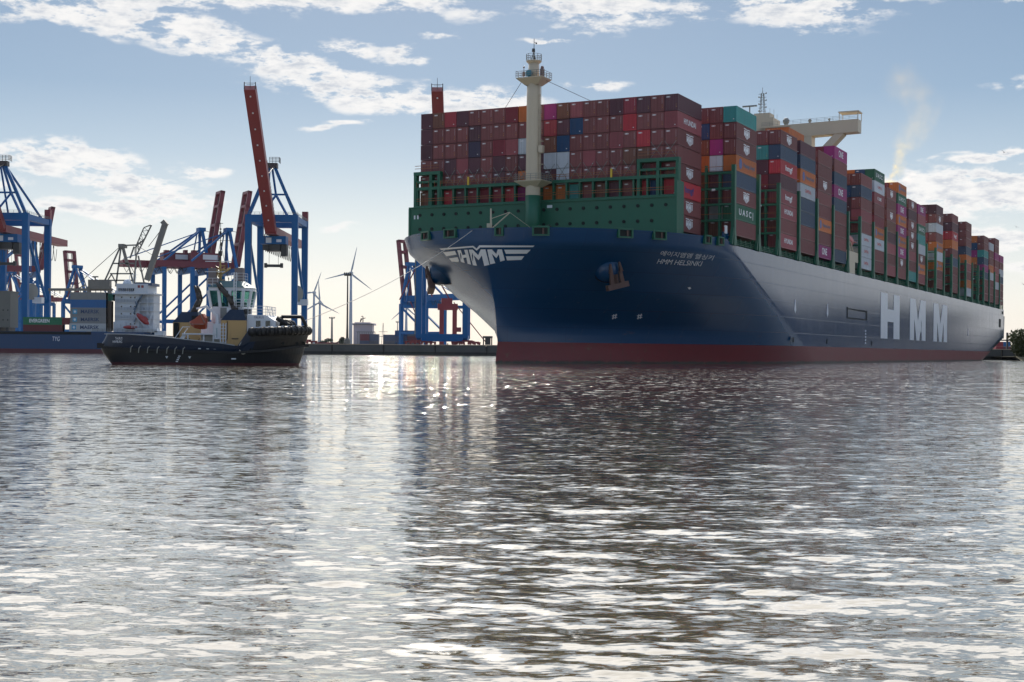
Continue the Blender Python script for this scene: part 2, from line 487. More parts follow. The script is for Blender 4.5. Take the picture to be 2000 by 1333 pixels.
# ---------------------------------------------------------------- trees
def tree(name, label, loc, h, spread, seed, group=None, col=(0.055, 0.075, 0.022), n=2600, leaf=0.55, low=0.24):
    rnd = random.Random(seed)
    t = thing(name, label, 'tree', loc, rnd.uniform(0, 6), group)
    tr = MB()
    tr.tube((0, 0, -0.5), (0, 0, h * 0.45), h * 0.030, h * 0.018, 7)
    lobes = []
    for i in range(9 if low > 0.2 else 20):
        a = rnd.uniform(0, 6.28); rr = spread * rnd.uniform(0.25, 0.62); z = h * rnd.uniform(low, 0.80)
        p = Vector((math.cos(a) * rr, math.sin(a) * rr, z))
        tr.tube((0, 0, h * rnd.uniform(0.2, 0.42)), p, h * 0.012, h * 0.004, 5)
        lobes.append((p, spread * rnd.uniform(0.32, 0.5), h * rnd.uniform(0.14, 0.22) * (1.0 if low > 0.2 else 1.6)))
    lobes.append((Vector((0, 0, h * 0.80)), spread * 0.42, h * 0.2))
    tr.build('trunk', paint('bark', (0.07, 0.055, 0.04), 0.9, 0.2, 1.0), t)
    vs, fs = [], []
    for i in range(n):
        p, rr, hh = lobes[rnd.randrange(len(lobes))]
        d = Vector((rnd.gauss(0, 1), rnd.gauss(0, 1), rnd.gauss(0, 1))).normalized() * (rnd.random() ** 0.4)
        c = p + Vector((d.x * rr, d.y * rr, d.z * hh))
        if c.z < h * 0.06: continue
        u = Vector((rnd.gauss(0, 1), rnd.gauss(0, 1), rnd.gauss(0, 0.6))).normalized()
        w = u.cross(Vector((rnd.gauss(0, 1), rnd.gauss(0, 1), rnd.gauss(0, 1)))).normalized()
        s = leaf * rnd.uniform(0.6, 1.5)
        o = len(vs)
        vs += [c - u * s, c + w * s * 0.6, c + u * s, c - w * s * 0.6]
        fs.append((o, o + 1, o + 2, o + 3))
    MB().add(vs, fs).build('crown', paint('leaf_' + str(col), col, 0.6, 0.45, 0.35, rand=0.15, spec=0.25), t)
    return t


bank_top = MB()
bank_top.v = []
mbk = MB()
for i in range(40):
    x0, x1 = 222 + i * 18, 222 + (i + 1) * 18
    y0, y1 = 596 - i * 9.5, 596 - (i + 1) * 9.5
    mbk.add([(x0, y0, -1), (x1, y1, -1), (x1, y1 + 10, 1.6), (x0, y0 + 10, 1.6), (x0, y0 + 420, 2.2), (x1, y1 + 420, 2.2)],
            [(0, 1, 2, 3), (3, 2, 5, 4)])
ob = mbk.build('river_bank', paint('bank_soil', (0.10, 0.09, 0.05), 0.95, 0.3, 0.2)); ob['kind'] = 'structure'
edge = P(1999, 690, 612)
tree('broad_tree', 'dark green round tree standing on the right river bank beside the ship stern', (edge.x + 3.5, 612, 0.6), 12.5, 10.5, 3, None,
     (0.050, 0.062, 0.018), 7500, 0.62, 0.10)
protos = []
for i in range(30):
    fx = i / 29
    x = 272 + fx * 590; y = 590 - fx * 300 + 14 + 9 * (i % 2)
    if i < 3:
        o = tree('bank_tree', 'green tree in the row along the right river bank past the picture edge', (x, y, 1.2), 23 + 3 * i, 24.0, 40 + i,
                 'trees along the right river bank', (0.050, 0.062, 0.020), 2600, 1.7)
        protos.append(o)
    else:
        o = copy_tree(protos[i % 3]); o.location = (x, y, 1.2); o.rotation_euler = (0, 0, i * 1.3)
        s_ = 0.85 + 0.3 * ((i * 37) % 10) / 10; o.scale = (1, 1, s_)
# far, low bushes on the terminal seen between the turbines
for i, (px, w) in enumerate(((640, 16), (668, 13))):
    p = P(px, 664, 1150)
    tree('distant_bush', ('wide grey green bush behind the quay left of the light mast', 'narrow grey green bush behind the quay touching the light mast')[i],
         (p.x, 1150, 4.3), 8.0 + 1.2 * i, w * 0.42, 80 + i, None, (0.07, 0.085, 0.06), 900, 0.8)


# ---------------------------------------------------------------- the container ship
TH_S = R(26.68)
SX, SY = 5.27, 243.95
ship = thing('container_ship', 'huge blue container ship under tow with red waterline and white bow emblem', 'container ship', (SX, SY, 0), -TH_S)
SM = Matrix.Translation((SX, SY, 0)) @ Matrix.Rotation(-TH_S, 4, 'Z')
SMI = SM.inverted()
S0 = [(-2, -17.9), (0, -17.9), (3.4, -17.1), (9, -18.0), (13, -19.6), (17.6, -21.9), (22, -23.8)]
MMX = [(0, 1.157), (6, 1.292), (12, .853), (17, .645), (22, .402)]
NNX = [(0, 1.92), (10, 1.779), (22, 1.857)]


def ip(z, pts): return float(np.interp(z, [a for a, _ in pts], [b for _, b in pts]))


def zshape(z): return z if z < 19.6 else 19.6 + (z - 19.6) * 0.28


def stem(z): return ip(zshape(z), S0)


def flat(z): return 76 - 2.98 * zshape(max(z, 0))


def half(t, z):
    ze = zshape(z)
    s0, t1 = stem(z), flat(z)
    w = min(1.0, max(0.0, (t - s0) / (t1 - s0)))
    return 30.5 * (1 - (1 - w) ** ip(ze, NNX)) ** ip(ze, MMX)


def stern(z): return 322 + 62.7 * min(1.0, max(z, 0) / 9.5)


def ztop(t): return 22.0 if t < 11.5 else (21.1 if t > 14 else 22.0 - 0.9 * (t - 11.5) / 2.5)


def hull_at(px, py, off=0.05):
    """where the sight line through a pixel meets the hull, in ship coordinates, set off outwards"""
    a = SMI @ Vector((0, 0, CAM_H)); b = SMI @ P(px, py, 500.0)
    d = b - a; lo = None
    prev = 0.30
    for i in range(1, 2400):
        s = 0.30 + 0.70 * i / 2400
        p = a + d * s
        if p.z < 23 and p.y > stem(p.z) and abs(p.x) < half(p.y, p.z): lo = (prev, s); break
        prev = s
    if lo is None: return None
    u, w = lo
    for _ in range(30):
        m = (u + w) / 2; p = a + d * m
        if p.y > stem(p.z) and abs(p.x) < half(p.y, p.z): w = m
        else: u = m
    p = a + d * u
    return p - d.normalized() * off


hull_blue = paint('hull_blue', (0.001, 0.047, 0.132), 0.30, 0.10, 0.08, 0.0, spec=0.48)
# weld seams and run-off on the long plates
nt = hull_blue.node_tree; k = G(nt); bs = nt.nodes['Principled BSDF']
co = k.n('ShaderNodeTexCoord').outputs['Object']
hx, hy, hz = k.sep(co)
br = k.n('ShaderNodeTexBrick')
k.put(br.inputs['Vector'], k.comb(k.m('ADD', hy, k.m('MULTIPLY', hx, 0.6)), hz, 0.0))
br.inputs['Scale'].default_value = 1.0; br.inputs['Brick Width'].default_value = 14.5; br.inputs['Row Height'].default_value = 3.1
br.inputs['Mortar Size'].default_value = 0.06; br.inputs['Mortar Smooth'].default_value = 0.6
br.inputs['Color1'].default_value = (1, 1, 1, 1); br.inputs['Color2'].default_value = (0.92, 0.92, 0.92, 1); br.inputs['Mortar'].default_value = (0.7, 0.7, 0.72, 1)
base = bs.inputs['Base Color'].links[0].from_socket
c2 = k.mix(1.0, base, br.outputs['Color'], 'MULTIPLY')
run = k.noise(k.comb(k.m('MULTIPLY', hy, 0.8), k.m('MULTIPLY', hx, 0.8), k.m('MULTIPLY', hz, 0.06)), 1.0, 6.0, 0.7).outputs[0]
c2 = k.mix(k.m('MULTIPLY', k.smooth(run, 0.60, 0.80), 0.35), c2, (0.10, 0.12, 0.14))
low = k.smooth(hz, 7.5, 3.4)
rn = k.noise(k.comb(k.m('MULTIPLY', hy, 0.16), k.m('MULTIPLY', hx, 0.16), k.m('MULTIPLY', hz, 0.5)), 1.0, 6.0, 0.68).outputs[0]
c2 = k.mix(k.m('MULTIPLY', k.smooth(rn, 0.60, 0.72), k.m('MULTIPLY', low, 0.75)), c2, (0.10, 0.06, 0.025))
k.put(bs.inputs['Base Color'], c2)
k.put(bs.inputs['Roughness'], k.m('ADD', 0.13, k.m('MULTIPLY', run, 0.18)))
bump = k.n('ShaderNodeBump'); bump.inputs['Strength'].default_value = 0.25; bump.inputs['Distance'].default_value = 0.05
k.put(bump.inputs['Height'], k.m('ADD', k.noise(co, 0.35, 3.0).outputs[0], br.outputs['Fac']))
k.put(bs.inputs['Normal'], bump.outputs[0])
boot_red = paint('boot_red', (0.175, 0.018, 0.024), 0.5, 0.22, 0.10, 0.55, dirt=(0.07, 0.045, 0.03))
nb = boot_red.node_tree; kb = G(nb); bb = nb.nodes['Principled BSDF']
bz = kb.sep(kb.n('ShaderNodeTexCoord').outputs['Object'])
wn1 = kb.noise(kb.comb(kb.m('MULTIPLY', bz[1], 0.5), kb.m('MULTIPLY', bz[0], 0.5), kb.m('MULTIPLY', bz[2], 0.8)), 1.0, 6.0, 0.7).outputs[0]
b0c = bb.inputs['Base Color'].links[0].from_socket
bc = kb.mix(kb.smooth(kb.m('ADD', bz[2], kb.m('MULTIPLY', wn1, 1.2)), 1.25, 0.75), b0c, (0.030, 0.026, 0.020))
bc = kb.mix(kb.m('MULTIPLY', kb.smooth(wn1, 0.58, 0.72), 0.6), bc, (0.13, 0.075, 0.045))
kb.put(bb.inputs['Base Color'], bc)
deck_green = paint('deck_green', (0.010, 0.105, 0.060), 0.5, 0.14, 0.4, 0.25, dirt=(0.03, 0.06, 0.04))
cream = paint('cream_paint', (0.50, 0.43, 0.32), 0.5, 0.08, 0.3, 0.15, dirt=(0.35, 0.22, 0.12))
white_mark = paint('white_marking', (0.68, 0.71, 0.75), 0.4, 0.06, 0.4)
rust = paint('rusty_iron', (0.11, 0.065, 0.055), 0.8, 0.3, 0.8)
rail_rust = paint('orange_rail', (0.26, 0.10, 0.035), 0.6, 0.2, 1.0)
hole_dark = paint('hole_dark', (0.006, 0.010, 0.010), 0.8, 0.1, 1.0)

ZL = [-1.5, 0, 0.9, 1.8, 2.7, 3.6, 3.601, 4.8, 6, 7.2, 8.4, 9.6, 10.8, 12, 12.6, 13.2, 13.8, 14.4, 15, 15.6, 16.2, 16.8, 17.4, 18, 18.5, 19, 19.5, 20, 21.0, 21.1, 22.0]
WE = [(i / 90) ** 1.7 for i in range(91)]
vs, fs, ms = [], [], []
rows = []
for side in (1, -1):
    grid = []
    for z in ZL:
        s0, t1, te = stem(z), flat(z), stern(z)
        ts = [s0 + (t1 - s0) * w for w in WE] + [t1 + (te - t1) * j / 30 for j in range(1, 31)]
        row = []
        for t in ts:
            zz = min(z, ztop(t))
            row.append(len(vs)); vs.append((side * half(t, z), t, zz))
        grid.append(row)
    for a in range(len(ZL) - 1):
        for c in range(len(grid[0]) - 1):
            fs.append((grid[a][c], grid[a][c + 1], grid[a + 1][c + 1], grid[a + 1][c]))
            ms.append(1 if ZL[a] < 3.59 else 0)
    rows.append(grid)
for a in range(len(ZL) - 1):                                    # stern plate and counter
    fs.append((rows[0][a][-1], rows[1][a][-1], rows[1][a + 1][-1], rows[0][a + 1][-1])); ms.append(1 if ZL[a] < 3.59 else 0)
hm = MB(); hm.v, hm.f, hm.m = vs, fs, ms
hull = hm.build('hull', [hull_blue, boot_red], ship, smooth=True)
hull.data.polygons.foreach_set('use_smooth', [len(f) == 4 and i < len(fs) - len(ZL) for i, f in enumerate(fs)])
# deck plate just under the gunwale
mb = MB()
ts = [-22.5, -20, -16, -12, -8, -4, 0, 4, 8, 12, 20, 120, 220, 320, 384]
pts = [(half(t, 21.0) - 0.15, t, 20.9) for t in ts]
for (a, ta, z), (b_, tb, _) in zip(pts, pts[1:]):
    mb.add([(-a, ta, z), (a, ta, z), (b_, tb, z), (-b_, tb, z)], [(0, 1, 2, 3)])
mb.build('main_deck', deck_green, ship)


def on_hull(poly, cx, mat, name, parent, step=None, th=0.05):
    """outline given in source pixels laid onto the hull"""
    bm = bmesh.new()
    for pl in poly:
        f = bm.faces.new([bm.verts.new((a, b, 0)) for a, b in pl])
    bm.normal_update()
    bmesh.ops.triangulate(bm, faces=bm.faces[:], ngon_method='EAR_CLIP')
    lo = min(v.co.x for v in bm.verts); hi = max(v.co.x for v in bm.verts)
    x = lo + (step or 5)
    while x < hi:
        bmesh.ops.bisect_plane(bm, geom=bm.verts[:] + bm.edges[:] + bm.faces[:], plane_co=(x, 0, 0), plane_no=(1, 0, 0)); x += step or 5
    bm.verts.ensure_lookup_table(); bm.verts.index_update()
    vv = [hull_at(v.co.x, v.co.y, th) for v in bm.verts]
    ff = [tuple(v.index for v in f.verts) for f in bm.faces if all(vv[v.index] is not None for v in f.verts)]
    vv = [v if v is not None else Vector((0, 0, 0)) for v in vv]
    bm.free()
    return MB().add(vv, ff).build(name, mat, parent)


def z2(pts): return [(780 + a / 7.143, 440 + b / 7.143) for a, b in pts]


EMBLEM = [
    [(557, 328), (1030, 290), (1078, 328), (1115, 282), (1885, 287), (1866, 308), (1128, 312), (1080, 358), (1022, 312), (585, 348)],
    [(610, 380), (775, 360), (798, 412), (655, 434)],
    [(690, 466), (812, 448), (832, 500), (822, 514), (730, 510)],
    # letters
    [(808, 352), (856, 348), (880, 420), (924, 412), (904, 346), (950, 344), (1000, 552), (952, 540), (934, 452), (892, 460), (912, 530), (860, 515)],
    [(968, 344), (1022, 342), (1100, 420), (1135, 340), (1200, 340), (1256, 556), (1185, 570), (1150, 425), (1105, 490), (1036, 420), (1082, 568), (1026, 560)],
    [(1226, 342), (1290, 340), (1352, 404), (1372, 340), (1430, 340), (1472, 492), (1408, 510), (1386, 408), (1354, 462), (1290, 400), (1338, 532), (1268, 548)],
    [(1462, 344), (1832, 345), (1778, 400), (1486, 402)],
    [(1486, 436), (1742, 434), (1704, 486), (1502, 494)],
]
on_hull([z2(p) for p in EMBLEM], None, white_mark, 'bow_emblem', ship, 4.0, 0.09)


def hull_text(txt, p0, p1, up, name, size=1.0):
    v_, f_ = text_mesh(txt, 1.0, 0.0, None, 0.0, 0.0)
    xs = [a[0] for a in v_]; ys = [a[1] for a in v_]
    x0, x1, y0, y1 = min(xs), max(xs), min(ys), max(ys)
    out = []
    for a in v_:
        u = (a[0] - x0) / (x1 - x0); w = (a[1] - y0) / (y1 - y0)
        px = p0[0] + (p1[0] - p0[0]) * u + up[0] * w; py = p0[1] + (p1[1] - p0[1]) * u + up[1] * w
        out.append(hull_at(px, py, 0.09))
    return MB().add(out, f_).build(name, white_mark, ship)


hull_text('에이지엠엠 헬싱키', (1288, 499.5), (1391, 509), (5, -9.5), 'ship_name')
hull_text('HMM HELSINKI', (1282.5, 515.5), (1368.5, 520.5), (4.5, -9.5), 'ship_name')

# the great letters on the port side, real plates of paint a little proud of the shell
QS = 30.5 + 0.03
def side(u, v, w): return (QS + w, u, v)
H0, H1, zb_, zt_ = 139.3, 164.0, 6.2, 18.1
MB().slab([(H0, zb_), (H0 + 8.6, zb_), (H0 + 8.6, 10.7), (H1 - 8.2, 10.7), (H1 - 8.2, zb_), (H1, zb_), (H1, zt_), (H1 - 8.2, zt_), (H1 - 8.2, 14.0), (H0 + 8.6, 14.0), (H0 + 8.6, zt_), (H0, zt_)], side, 0.02).build('side_letter', white_mark, ship)
for a, b_ in ((178.9, 203.6), (217.1, 242.4)):
    L = b_ - a
    f_ = lambda u: a + L * u
    MB().slab([(f_(0), zb_), (f_(.25), zb_), (f_(.27), 12.6), (f_(.405), zb_), (f_(.595), zb_), (f_(.73), 12.6), (f_(.75), zb_), (f_(1), zb_), (f_(1), zt_),
               (f_(.66), zt_), (f_(.50), 11.8), (f_(.34), zt_), (f_(0), zt_)], side, 0.02).build('side_letter', white_mark, ship)
for t_, z_ in ((56, 11.1), (83, 11.1), (196, 9.2), (287, 9.6)):
    MB().slab([(t_ - 0.25, z_ + 2.0), (t_ + 0.25, z_ + 2.0), (t_ + 0.7, z_ - 0.2), (t_, z_ - 0.9), (t_ - 0.7, z_ - 0.2)], side, 0.02).build('push_mark', white_mark, ship)
for i in range(5):
    MB().slab([(121.0, 4.6 + i * 0.75), (122.2, 4.6 + i * 0.75), (122.2, 5.0 + i * 0.75), (121.0, 5.0 + i * 0.75)], side, 0.02).build('draught_figure', white_mark, ship)
MB().slab([(101.4, 10.4), (102.6, 10.4), (102.6, 12.55), (121.6, 12.4), (121.6, 10.65), (102.6, 10.65), (102.6, 10.4), (123.2, 10.4), (123.2, 12.8), (102.6, 12.8), (102.6, 13.1), (101.4, 13.1)], side, 0.02).build('pilot_door', hole_dark, ship)
for t0_, t1_, z0_, z1_ in ((369.5, 375.5, 13.6, 17.0), (379, 383.5, 19.2, 20.4), (54, 55.2, 4.3, 5.3), (82, 83.2, 4.3, 5.3), (128, 129.2, 4.3, 5.3)):
    MB().slab([(t0_, z0_), (t1_, z0_), (t1_, z1_), (t0_, z1_)], side, 0.02).build('side_opening', hole_dark, ship)
for cx in (1201, 1250):
    on_hull([[(cx - 6, 617), (cx + 4, 615), (cx + 4.4, 616.4), (cx - 5.6, 618.4)], [(cx - 6, 621.4), (cx + 4, 619.4), (cx + 4.4, 620.8), (cx - 5.6, 622.8)],
             [(cx - 3, 614.5), (cx - 1.4, 614.5), (cx - 3.4, 624), (cx - 5, 624)], [(cx + 1.8, 613.5), (cx + 3.4, 613.5), (cx + 1.4, 623), (cx - .2, 623)]],
            None, white_mark, 'thruster_mark', ship, 30)
on_hull([[(1343, 562), (1348, 561), (1350, 564), (1346, 566)]], None, white_mark, 'hull_light', ship, 30)

# anchors on their swollen bolsters
pa = hull_at(1190, 527, 0.0)
for sgn in (1, -1):
    c = Vector((sgn * pa.x, pa.y, pa.z))
    b1 = half(pa.y + 0.5, pa.z); b0 = half(pa.y - 0.5, pa.z)
    n2 = Vector((sgn * 1.0, -(b1 - b0), -0.28)).normalized()
    tan = Vector((0, 0, 1)).cross(n2).normalized() * sgn       # roughly aft along the plating on port
    upv = n2.cross(tan) * sgn
    upv = upv if upv.z > 0 else -upv
    rot = Matrix((tan, upv, n2)).transposed()
    bol = MB()
    prof = [(2.45, -2.2), (2.4, -0.6), (2.2, 0.3), (1.8, 1.0), (1.2, 1.45), (0.5, 1.62)]
    bol.lathe((0, 0, 0), prof, 24)
    bol.v = [tuple(c + rot @ Vector(v)) for v in bol.v]
    bol.build('anchor_bolster', hull_blue, ship, smooth=True)
    an = MB()
    def A(x, y, z): return c + rot @ Vector((x * 0.84 + 0.3, y * 0.84 - 0.3, z * 0.9))
    tilt = 0.25 * sgn
    cs, sn = math.cos(tilt), math.sin(tilt)
    def B(x, y, z): return A(x * cs - y * sn, x * sn + y * cs, z)
    an.bar(B(-2.3, -2.6, 2.1), B(2.3, -2.6, 2.1), 1.1, 0.9)
    for e in (-1, 1):
        for (w0, y0, w1, y1) in ((0.85, -2.4, 0.65, 0.2), (0.65, 0.2, 0.25, 2.1)):
            an.add([B(e * 1.15 - w0 / 2, y0, 1.8), B(e * 1.15 + w0 / 2, y0, 1.8), B(e * 1.0 + w1 / 2, y1, 1.9), B(e * 1.0 - w1 / 2, y1, 1.9),
                    B(e * 1.15 - w0 / 2, y0, 2.5), B(e * 1.15 + w0 / 2, y0, 2.5), B(e * 1.0 + w1 / 2, y1, 2.25), B(e * 1.0 - w1 / 2, y1, 2.25)],
                   [(0, 3, 2, 1), (4, 5, 6, 7), (0, 1, 5, 4), (1, 2, 6, 5), (2, 3, 7, 6), (3, 0, 4, 7)])
    an.bar(B(0, -2.6, 1.9), B(0, -0.3, 1.7), 0.7, 0.7)
    an.build('anchor', rust, ship)

# fairleads set into the bulwark
for px in (838, 885, 1050, 965, 1210, 1280, 1378, 1404):
    p = hull_at(px, 463 if 870 < px < 1100 else (470 if px < 870 else 478), 0.0)
    if p is None: continue
    z = 21.35
    b_ = half(p.y, z) * (1 if p.x > 0 else -1)
    sl_ = (half(p.y + .3, z) - half(p.y - .3, z)) / .6 * (1 if p.x > 0 else -1)
    ang = math.atan2(1.0, sl_) if abs(sl_) > 1e-6 else math.pi / 2
    d = Vector((sl_, 1.0, 0)).normalized(); nn_ = Vector((d.y, -d.x, 0)) * (1 if p.x > 0 else -1)
    rot = Matrix((d, nn_, Vector((0, 0, 1)))).transposed()
    c = Vector((b_, p.y, z)) + nn_ * 0.1
    w = 1.25 if px != 965 else 0.6
    if px in (1378, 1404): w = 0.9
    mb = MB()
    for dx_, dz_, sx_, sz_ in ((0, 0.70, 2 * w + 0.3, 0.24), (0, -0.60, 2 * w + 0.3, 0.24), (-w, 0.05, 0.3, 1.2), (w, 0.05, 0.3, 1.2)):
        mb.box(c + rot @ Vector((dx_, 0.1, dz_)), (sx_, 0.5, sz_), 0, rot)
    mb.box(c + rot @ Vector((0, -0.05, 0.05)), (2 * w - 0.3, 0.3, 1.1), 1, rot)
    mb.tube(c + rot @ Vector((w * .3, 0.2, -0.5)), c + rot @ Vector((w * .3, 0.2, 0.5)), 0.16, None, 8, 2)
    mb.build('fairlead', [deck_green, hole_dark, rust], ship)

# breakwater wall in front of the first stack
brk = MB()
zb0, zb1, bt = 20.95, 28.15, -2.0
brk.bx(-26.0, 25.6, bt - 0.25, bt + 0.25, zb0, zb1)
brk.bx(-26.2, 25.8, bt - 0.5, bt + 0.5, zb1, zb1 + 0.25)
brk.bx(25.5, 26.0, bt - 0.4, bt + 3.0, zb0, 31)
brk.bx(-26.3, -25.9, bt - 0.4, bt + 3.0, zb0, zb1)
bw = brk.build('breakwater', deck_green, ship)
hl = MB()
for i in range(20):
    q_ = -23.9 + i * 2.52
    for z_ in (26.9, 24.3):
        if z_ < 25 and (q_ > 22): continue
        hl.tube((q_, bt - 0.254, z_), (q_, bt - 0.40, z_), 0.30, 0.30, 10)
hl.build('scupper_hole', hole_dark, bw)
for q0_, q1_, z0_, z1_ in ((-25.2, -24.9, 26.2, 26.9), (-24.5, -24.2, 26.2, 26.9), (1.9, 2.9, 27.2, 27.7)):
    MB().bx(q0_, q1_, bt - 0.30, bt - 0.256, z0_, z1_).build('notice_plate', white_mark, bw)


def lash_front():
    m = MB()
    t0, t1 = -1.15, -0.35
    for i in range(21):
        q_ = -25.2 + i * 2.52
        m.bx(q_ - 0.16, q_ + 0.16, t0, t1, 28.2, 32.1)
    for z_ in (28.5, 31.9):
        m.bx(-25.4, 25.4, t0 - 0.1, t1 + 0.1, z_ - 0.28, z_ + 0.28)
    for q0, q1 in ((-25.6, -20.6), (18.6, 25.6)):
        for q_ in (q0, (q0 + q1) / 2 if q0 > 0 else q0 + 3.3, q1):
            m.bx(q_ - 0.28, q_ + 0.28, t0 - 0.15, t1 + 0.1, 28, 34.9)
        m.bx(q0 - 0.3, q1 + 0.3, t0 - 0.2, t1 + 0.1, 34.4, 35.0)
        m.bx(q0, q1, t0 - 0.15, t1 + 0.1, 32.9, 33.3)
    lb = m.build('lashing_bridge', deck_green, ship)
    r_ = MB()
    for z_ in (29.6, 30.0, 32.75, 33.1):
        if z_ > 32: r_.bar((-20.3, t0 - 0.2, z_), (18.3, t0 - 0.2, z_), 0.09)
        else: r_.bar((-25.2, t0 - 0.2, z_), (25.2, t0 - 0.2, z_), 0.10)
    for z_ in (35.6, 36.1):
        r_.bar((-25.6, t0 - 0.2, z_), (-20.6, t0 - 0.2, z_), 0.09); r_.bar((18.6, t0 - 0.2, z_), (25.6, t0 - 0.2, z_), 0.09)
    for i in range(41):
        q_ = -25.2 + i * 1.26
        r_.bar((q_, t0 - 0.2, 32.1), (q_, t0 - 0.2, 33.1), 0.06)
    r_.build('handrail', rail_rust, lb)
    x_ = MB()
    for i in range(20):
        q_ = -25.2 + i * 2.52
        if -20.8 < q_ < 18:
            x_.bar((q_ + 0.2, -0.12, 32.2), (q_ + 2.3, -0.12, 35.2), 0.07); x_.bar((q_ + 2.3, -0.12, 32.2), (q_ + 0.2, -0.12, 35.2), 0.07)
        elif q_ > 18:
            x_.bar((q_ + 0.2, -0.12, 35.2), (q_ + 2.3, -0.12, 38.0), 0.07); x_.bar((q_ + 2.3, -0.12, 35.2), (q_ + 0.2, -0.12, 38.0), 0.07)
    x_.build('lashing_rod', grey_steel, lb)
    for q_ in (-14.5, 13.5): MB().bx(q_, q_ + 0.35, t0 - 0.35, t0 - 0.2, 32.1, 33.6).build('work_light', paint('yellow_box', (0.62, 0.42, 0.03), 0.5, 0.1, 1), lb)


lash_front()


def lash_mesh():
    m = MB()
    hw = 30.6
    for i in range(25):
        q_ = -30.48 + i * 2.54
        edge_ = i in (0, 24)
        w = 0.34 if edge_ else 0.17
        m.bx(q_ - w, q_ + w, -0.45, 0.45, 21.1 if edge_ else 22.3, 35.4 if (edge_ or i in (2, 22)) else 34.2)
    for e in (-1, 1):                                           # splayed pedestals at the ship side
        m.bar((e * 30.45, -0.45, 24.2), (e * 30.45, -1.25, 21.2), 0.55, 0.45)
        m.bar((e * 30.45, 0.45, 24.2), (e * 30.45, 1.25, 21.2), 0.55, 0.45)
        m.bar((e * 30.45, -1.2, 22.3), (e * 30.45, 1.2, 22.3), 0.3, 0.3)
    for z_ in (22.6, 25.6, 28.4, 31.2, 34.0):
        m.bx(-30.5, 30.5, -0.42, 0.42, z_ - 0.2, z_ + 0.2)
    return m


def lash_rails():
    r_ = MB()
    for z_ in (26.7, 29.5, 32.3, 35.1):
        r_.bar((-30.2, -0.5, z_), (30.2, -0.5, z_), 0.09)
    return r_


LB0 = lash_mesh().build('lashing_bridge', deck_green, ship)
lash_rails().build('handrail', rail_rust, LB0)
for q_ in (26.6, 23.9):
    MB().bx(q_, q_ + 0.6, -0.62, -0.43, 30.9, 31.2).build('number_plate', white_mark, LB0)
LBT = [14.55, 29.6, 43.3, 58.2, 73.0, 87.4, 102.0, 114.6, 129.7, 145.0, 159.6, 174.8, 189.3, 204.2, 220.2, 235.3, 250.6, 265.8, 280.8, 295.8, 311, 324.8, 339.8, 355.4, 370]
LB0.location = (0, LBT[0], 0)
for t_ in LBT[1:]:
    c_ = copy_tree(LB0, ship); c_.location = (0, t_, 0)

# hatch coamings: the dark green substructure under the stacks, pipes and all
mb = MB()
mb.bx(-28.4, 28.4, 15.6, 372, 20.95, 22.7)
mb.bx(-24.8, 24.8, 0.2, 14.0, 20.95, 22.7)
for i in range(120):
    t_ = 17 + i * 3.0
    if 102 < t_ < 114: continue
    mb.bx(28.4, 30.1, t_, t_ + 0.25, 21.0, 22.4 + 0.25 * (i % 2))
mb.bar((29.3, 16, 22.2), (29.3, 372, 22.2), 0.3); mb.bar((29.8, 16, 21.6), (29.8, 372, 21.6), 0.22)
mb.build('hatch_coaming', deck_green, ship)
mb = MB()
mb.rail([(30.25, 14.5, 21.1), (30.25, 372, 21.1)], 1.05, 0.03, 0, 3.0, 2)
mb.rail([(half(t_, 21.0) - 0.2, t_, 22.0) for t_ in (-22, -18, -12)] , 0.3, 0.02, 0, 2.0, 0)
mb.build('side_rail', deck_green, ship)

# foremast
fm = MB()
mx, mt = 0.25, -4.6
fm.lathe((mx, mt, 0), [(1.30, 21), (1.28, 31), (1.20, 46), (1.18, 49.3)], 28)
fm.lathe((mx, mt, 0), [(0.98, 49.4), (0.94, 52.4)], 24)
mast = fm.build('foremast', cream, ship, smooth=True)
MB().lathe((mx, mt, 0), [(1.325, 20.95), (1.318, 29.2)], 28).build('mast_foot', deck_green, mast, smooth=True)
def platform(z, r_, rin, hsup, sq=True):
    m = MB()
    if sq:
        m.bx(mx - r_, mx + r_, mt - r_ * 0.8, mt + r_ * 0.8, z - 0.12, z)
        o = len(m.v)
        a = [(mx - r_, mt - r_ * .8, z - .12), (mx + r_, mt - r_ * .8, z - .12), (mx + r_, mt + r_ * .8, z - .12), (mx - r_, mt + r_ * .8, z - .12)]
        b = [(mx + (p[0] - mx) * rin / r_, mt + (p[1] - mt) * rin / r_, z - hsup) for p in a]
        m.add(a + b, [(0, 1, 5, 4), (1, 2, 6, 5), (2, 3, 7, 6), (3, 0, 4, 7)])
    else:
        m.lathe((mx, mt, 0), [(rin, z - hsup), (r_, z - 0.15), (r_, z)], 18)
    pf = m.build('platform', cream, mast)
    h_ = MB()
    if sq: h_.rail([(mx - r_, mt - r_ * .8, z), (mx + r_, mt - r_ * .8, z), (mx + r_, mt + r_ * .8, z), (mx - r_, mt + r_ * .8, z), (mx - r_, mt - r_ * .8, z)], 1.1, 0.03, 0, 1.0, 2)
    else:
        ring = [(mx + math.cos(a) * r_, mt + math.sin(a) * r_, z) for a in [i * math.pi / 5 for i in range(11)]]
        h_.rail(ring, 1.1, 0.028, 0, 0.9, 2)
    h_.build('railing', grey_steel, pf)
platform(49.6, 2.5, 1.2, 1.25)
platform(52.7, 1.35, 0.95, 0.5, False)
platform(31.7, 2.65, 1.28, 1.05)
mb = MB()
for s_ in (-0.22, 0.22): mb.bar((mx + 1.5, mt - 0.3 + s_, 31.8), (mx + 1.45, mt - 0.3 + s_, 49.2), 0.07)
for i in range(50): mb.bar((mx + 1.5, mt - 0.55, 32 + i * 0.35), (mx + 1.5, mt - 0.05, 32 + i * 0.35), 0.05)
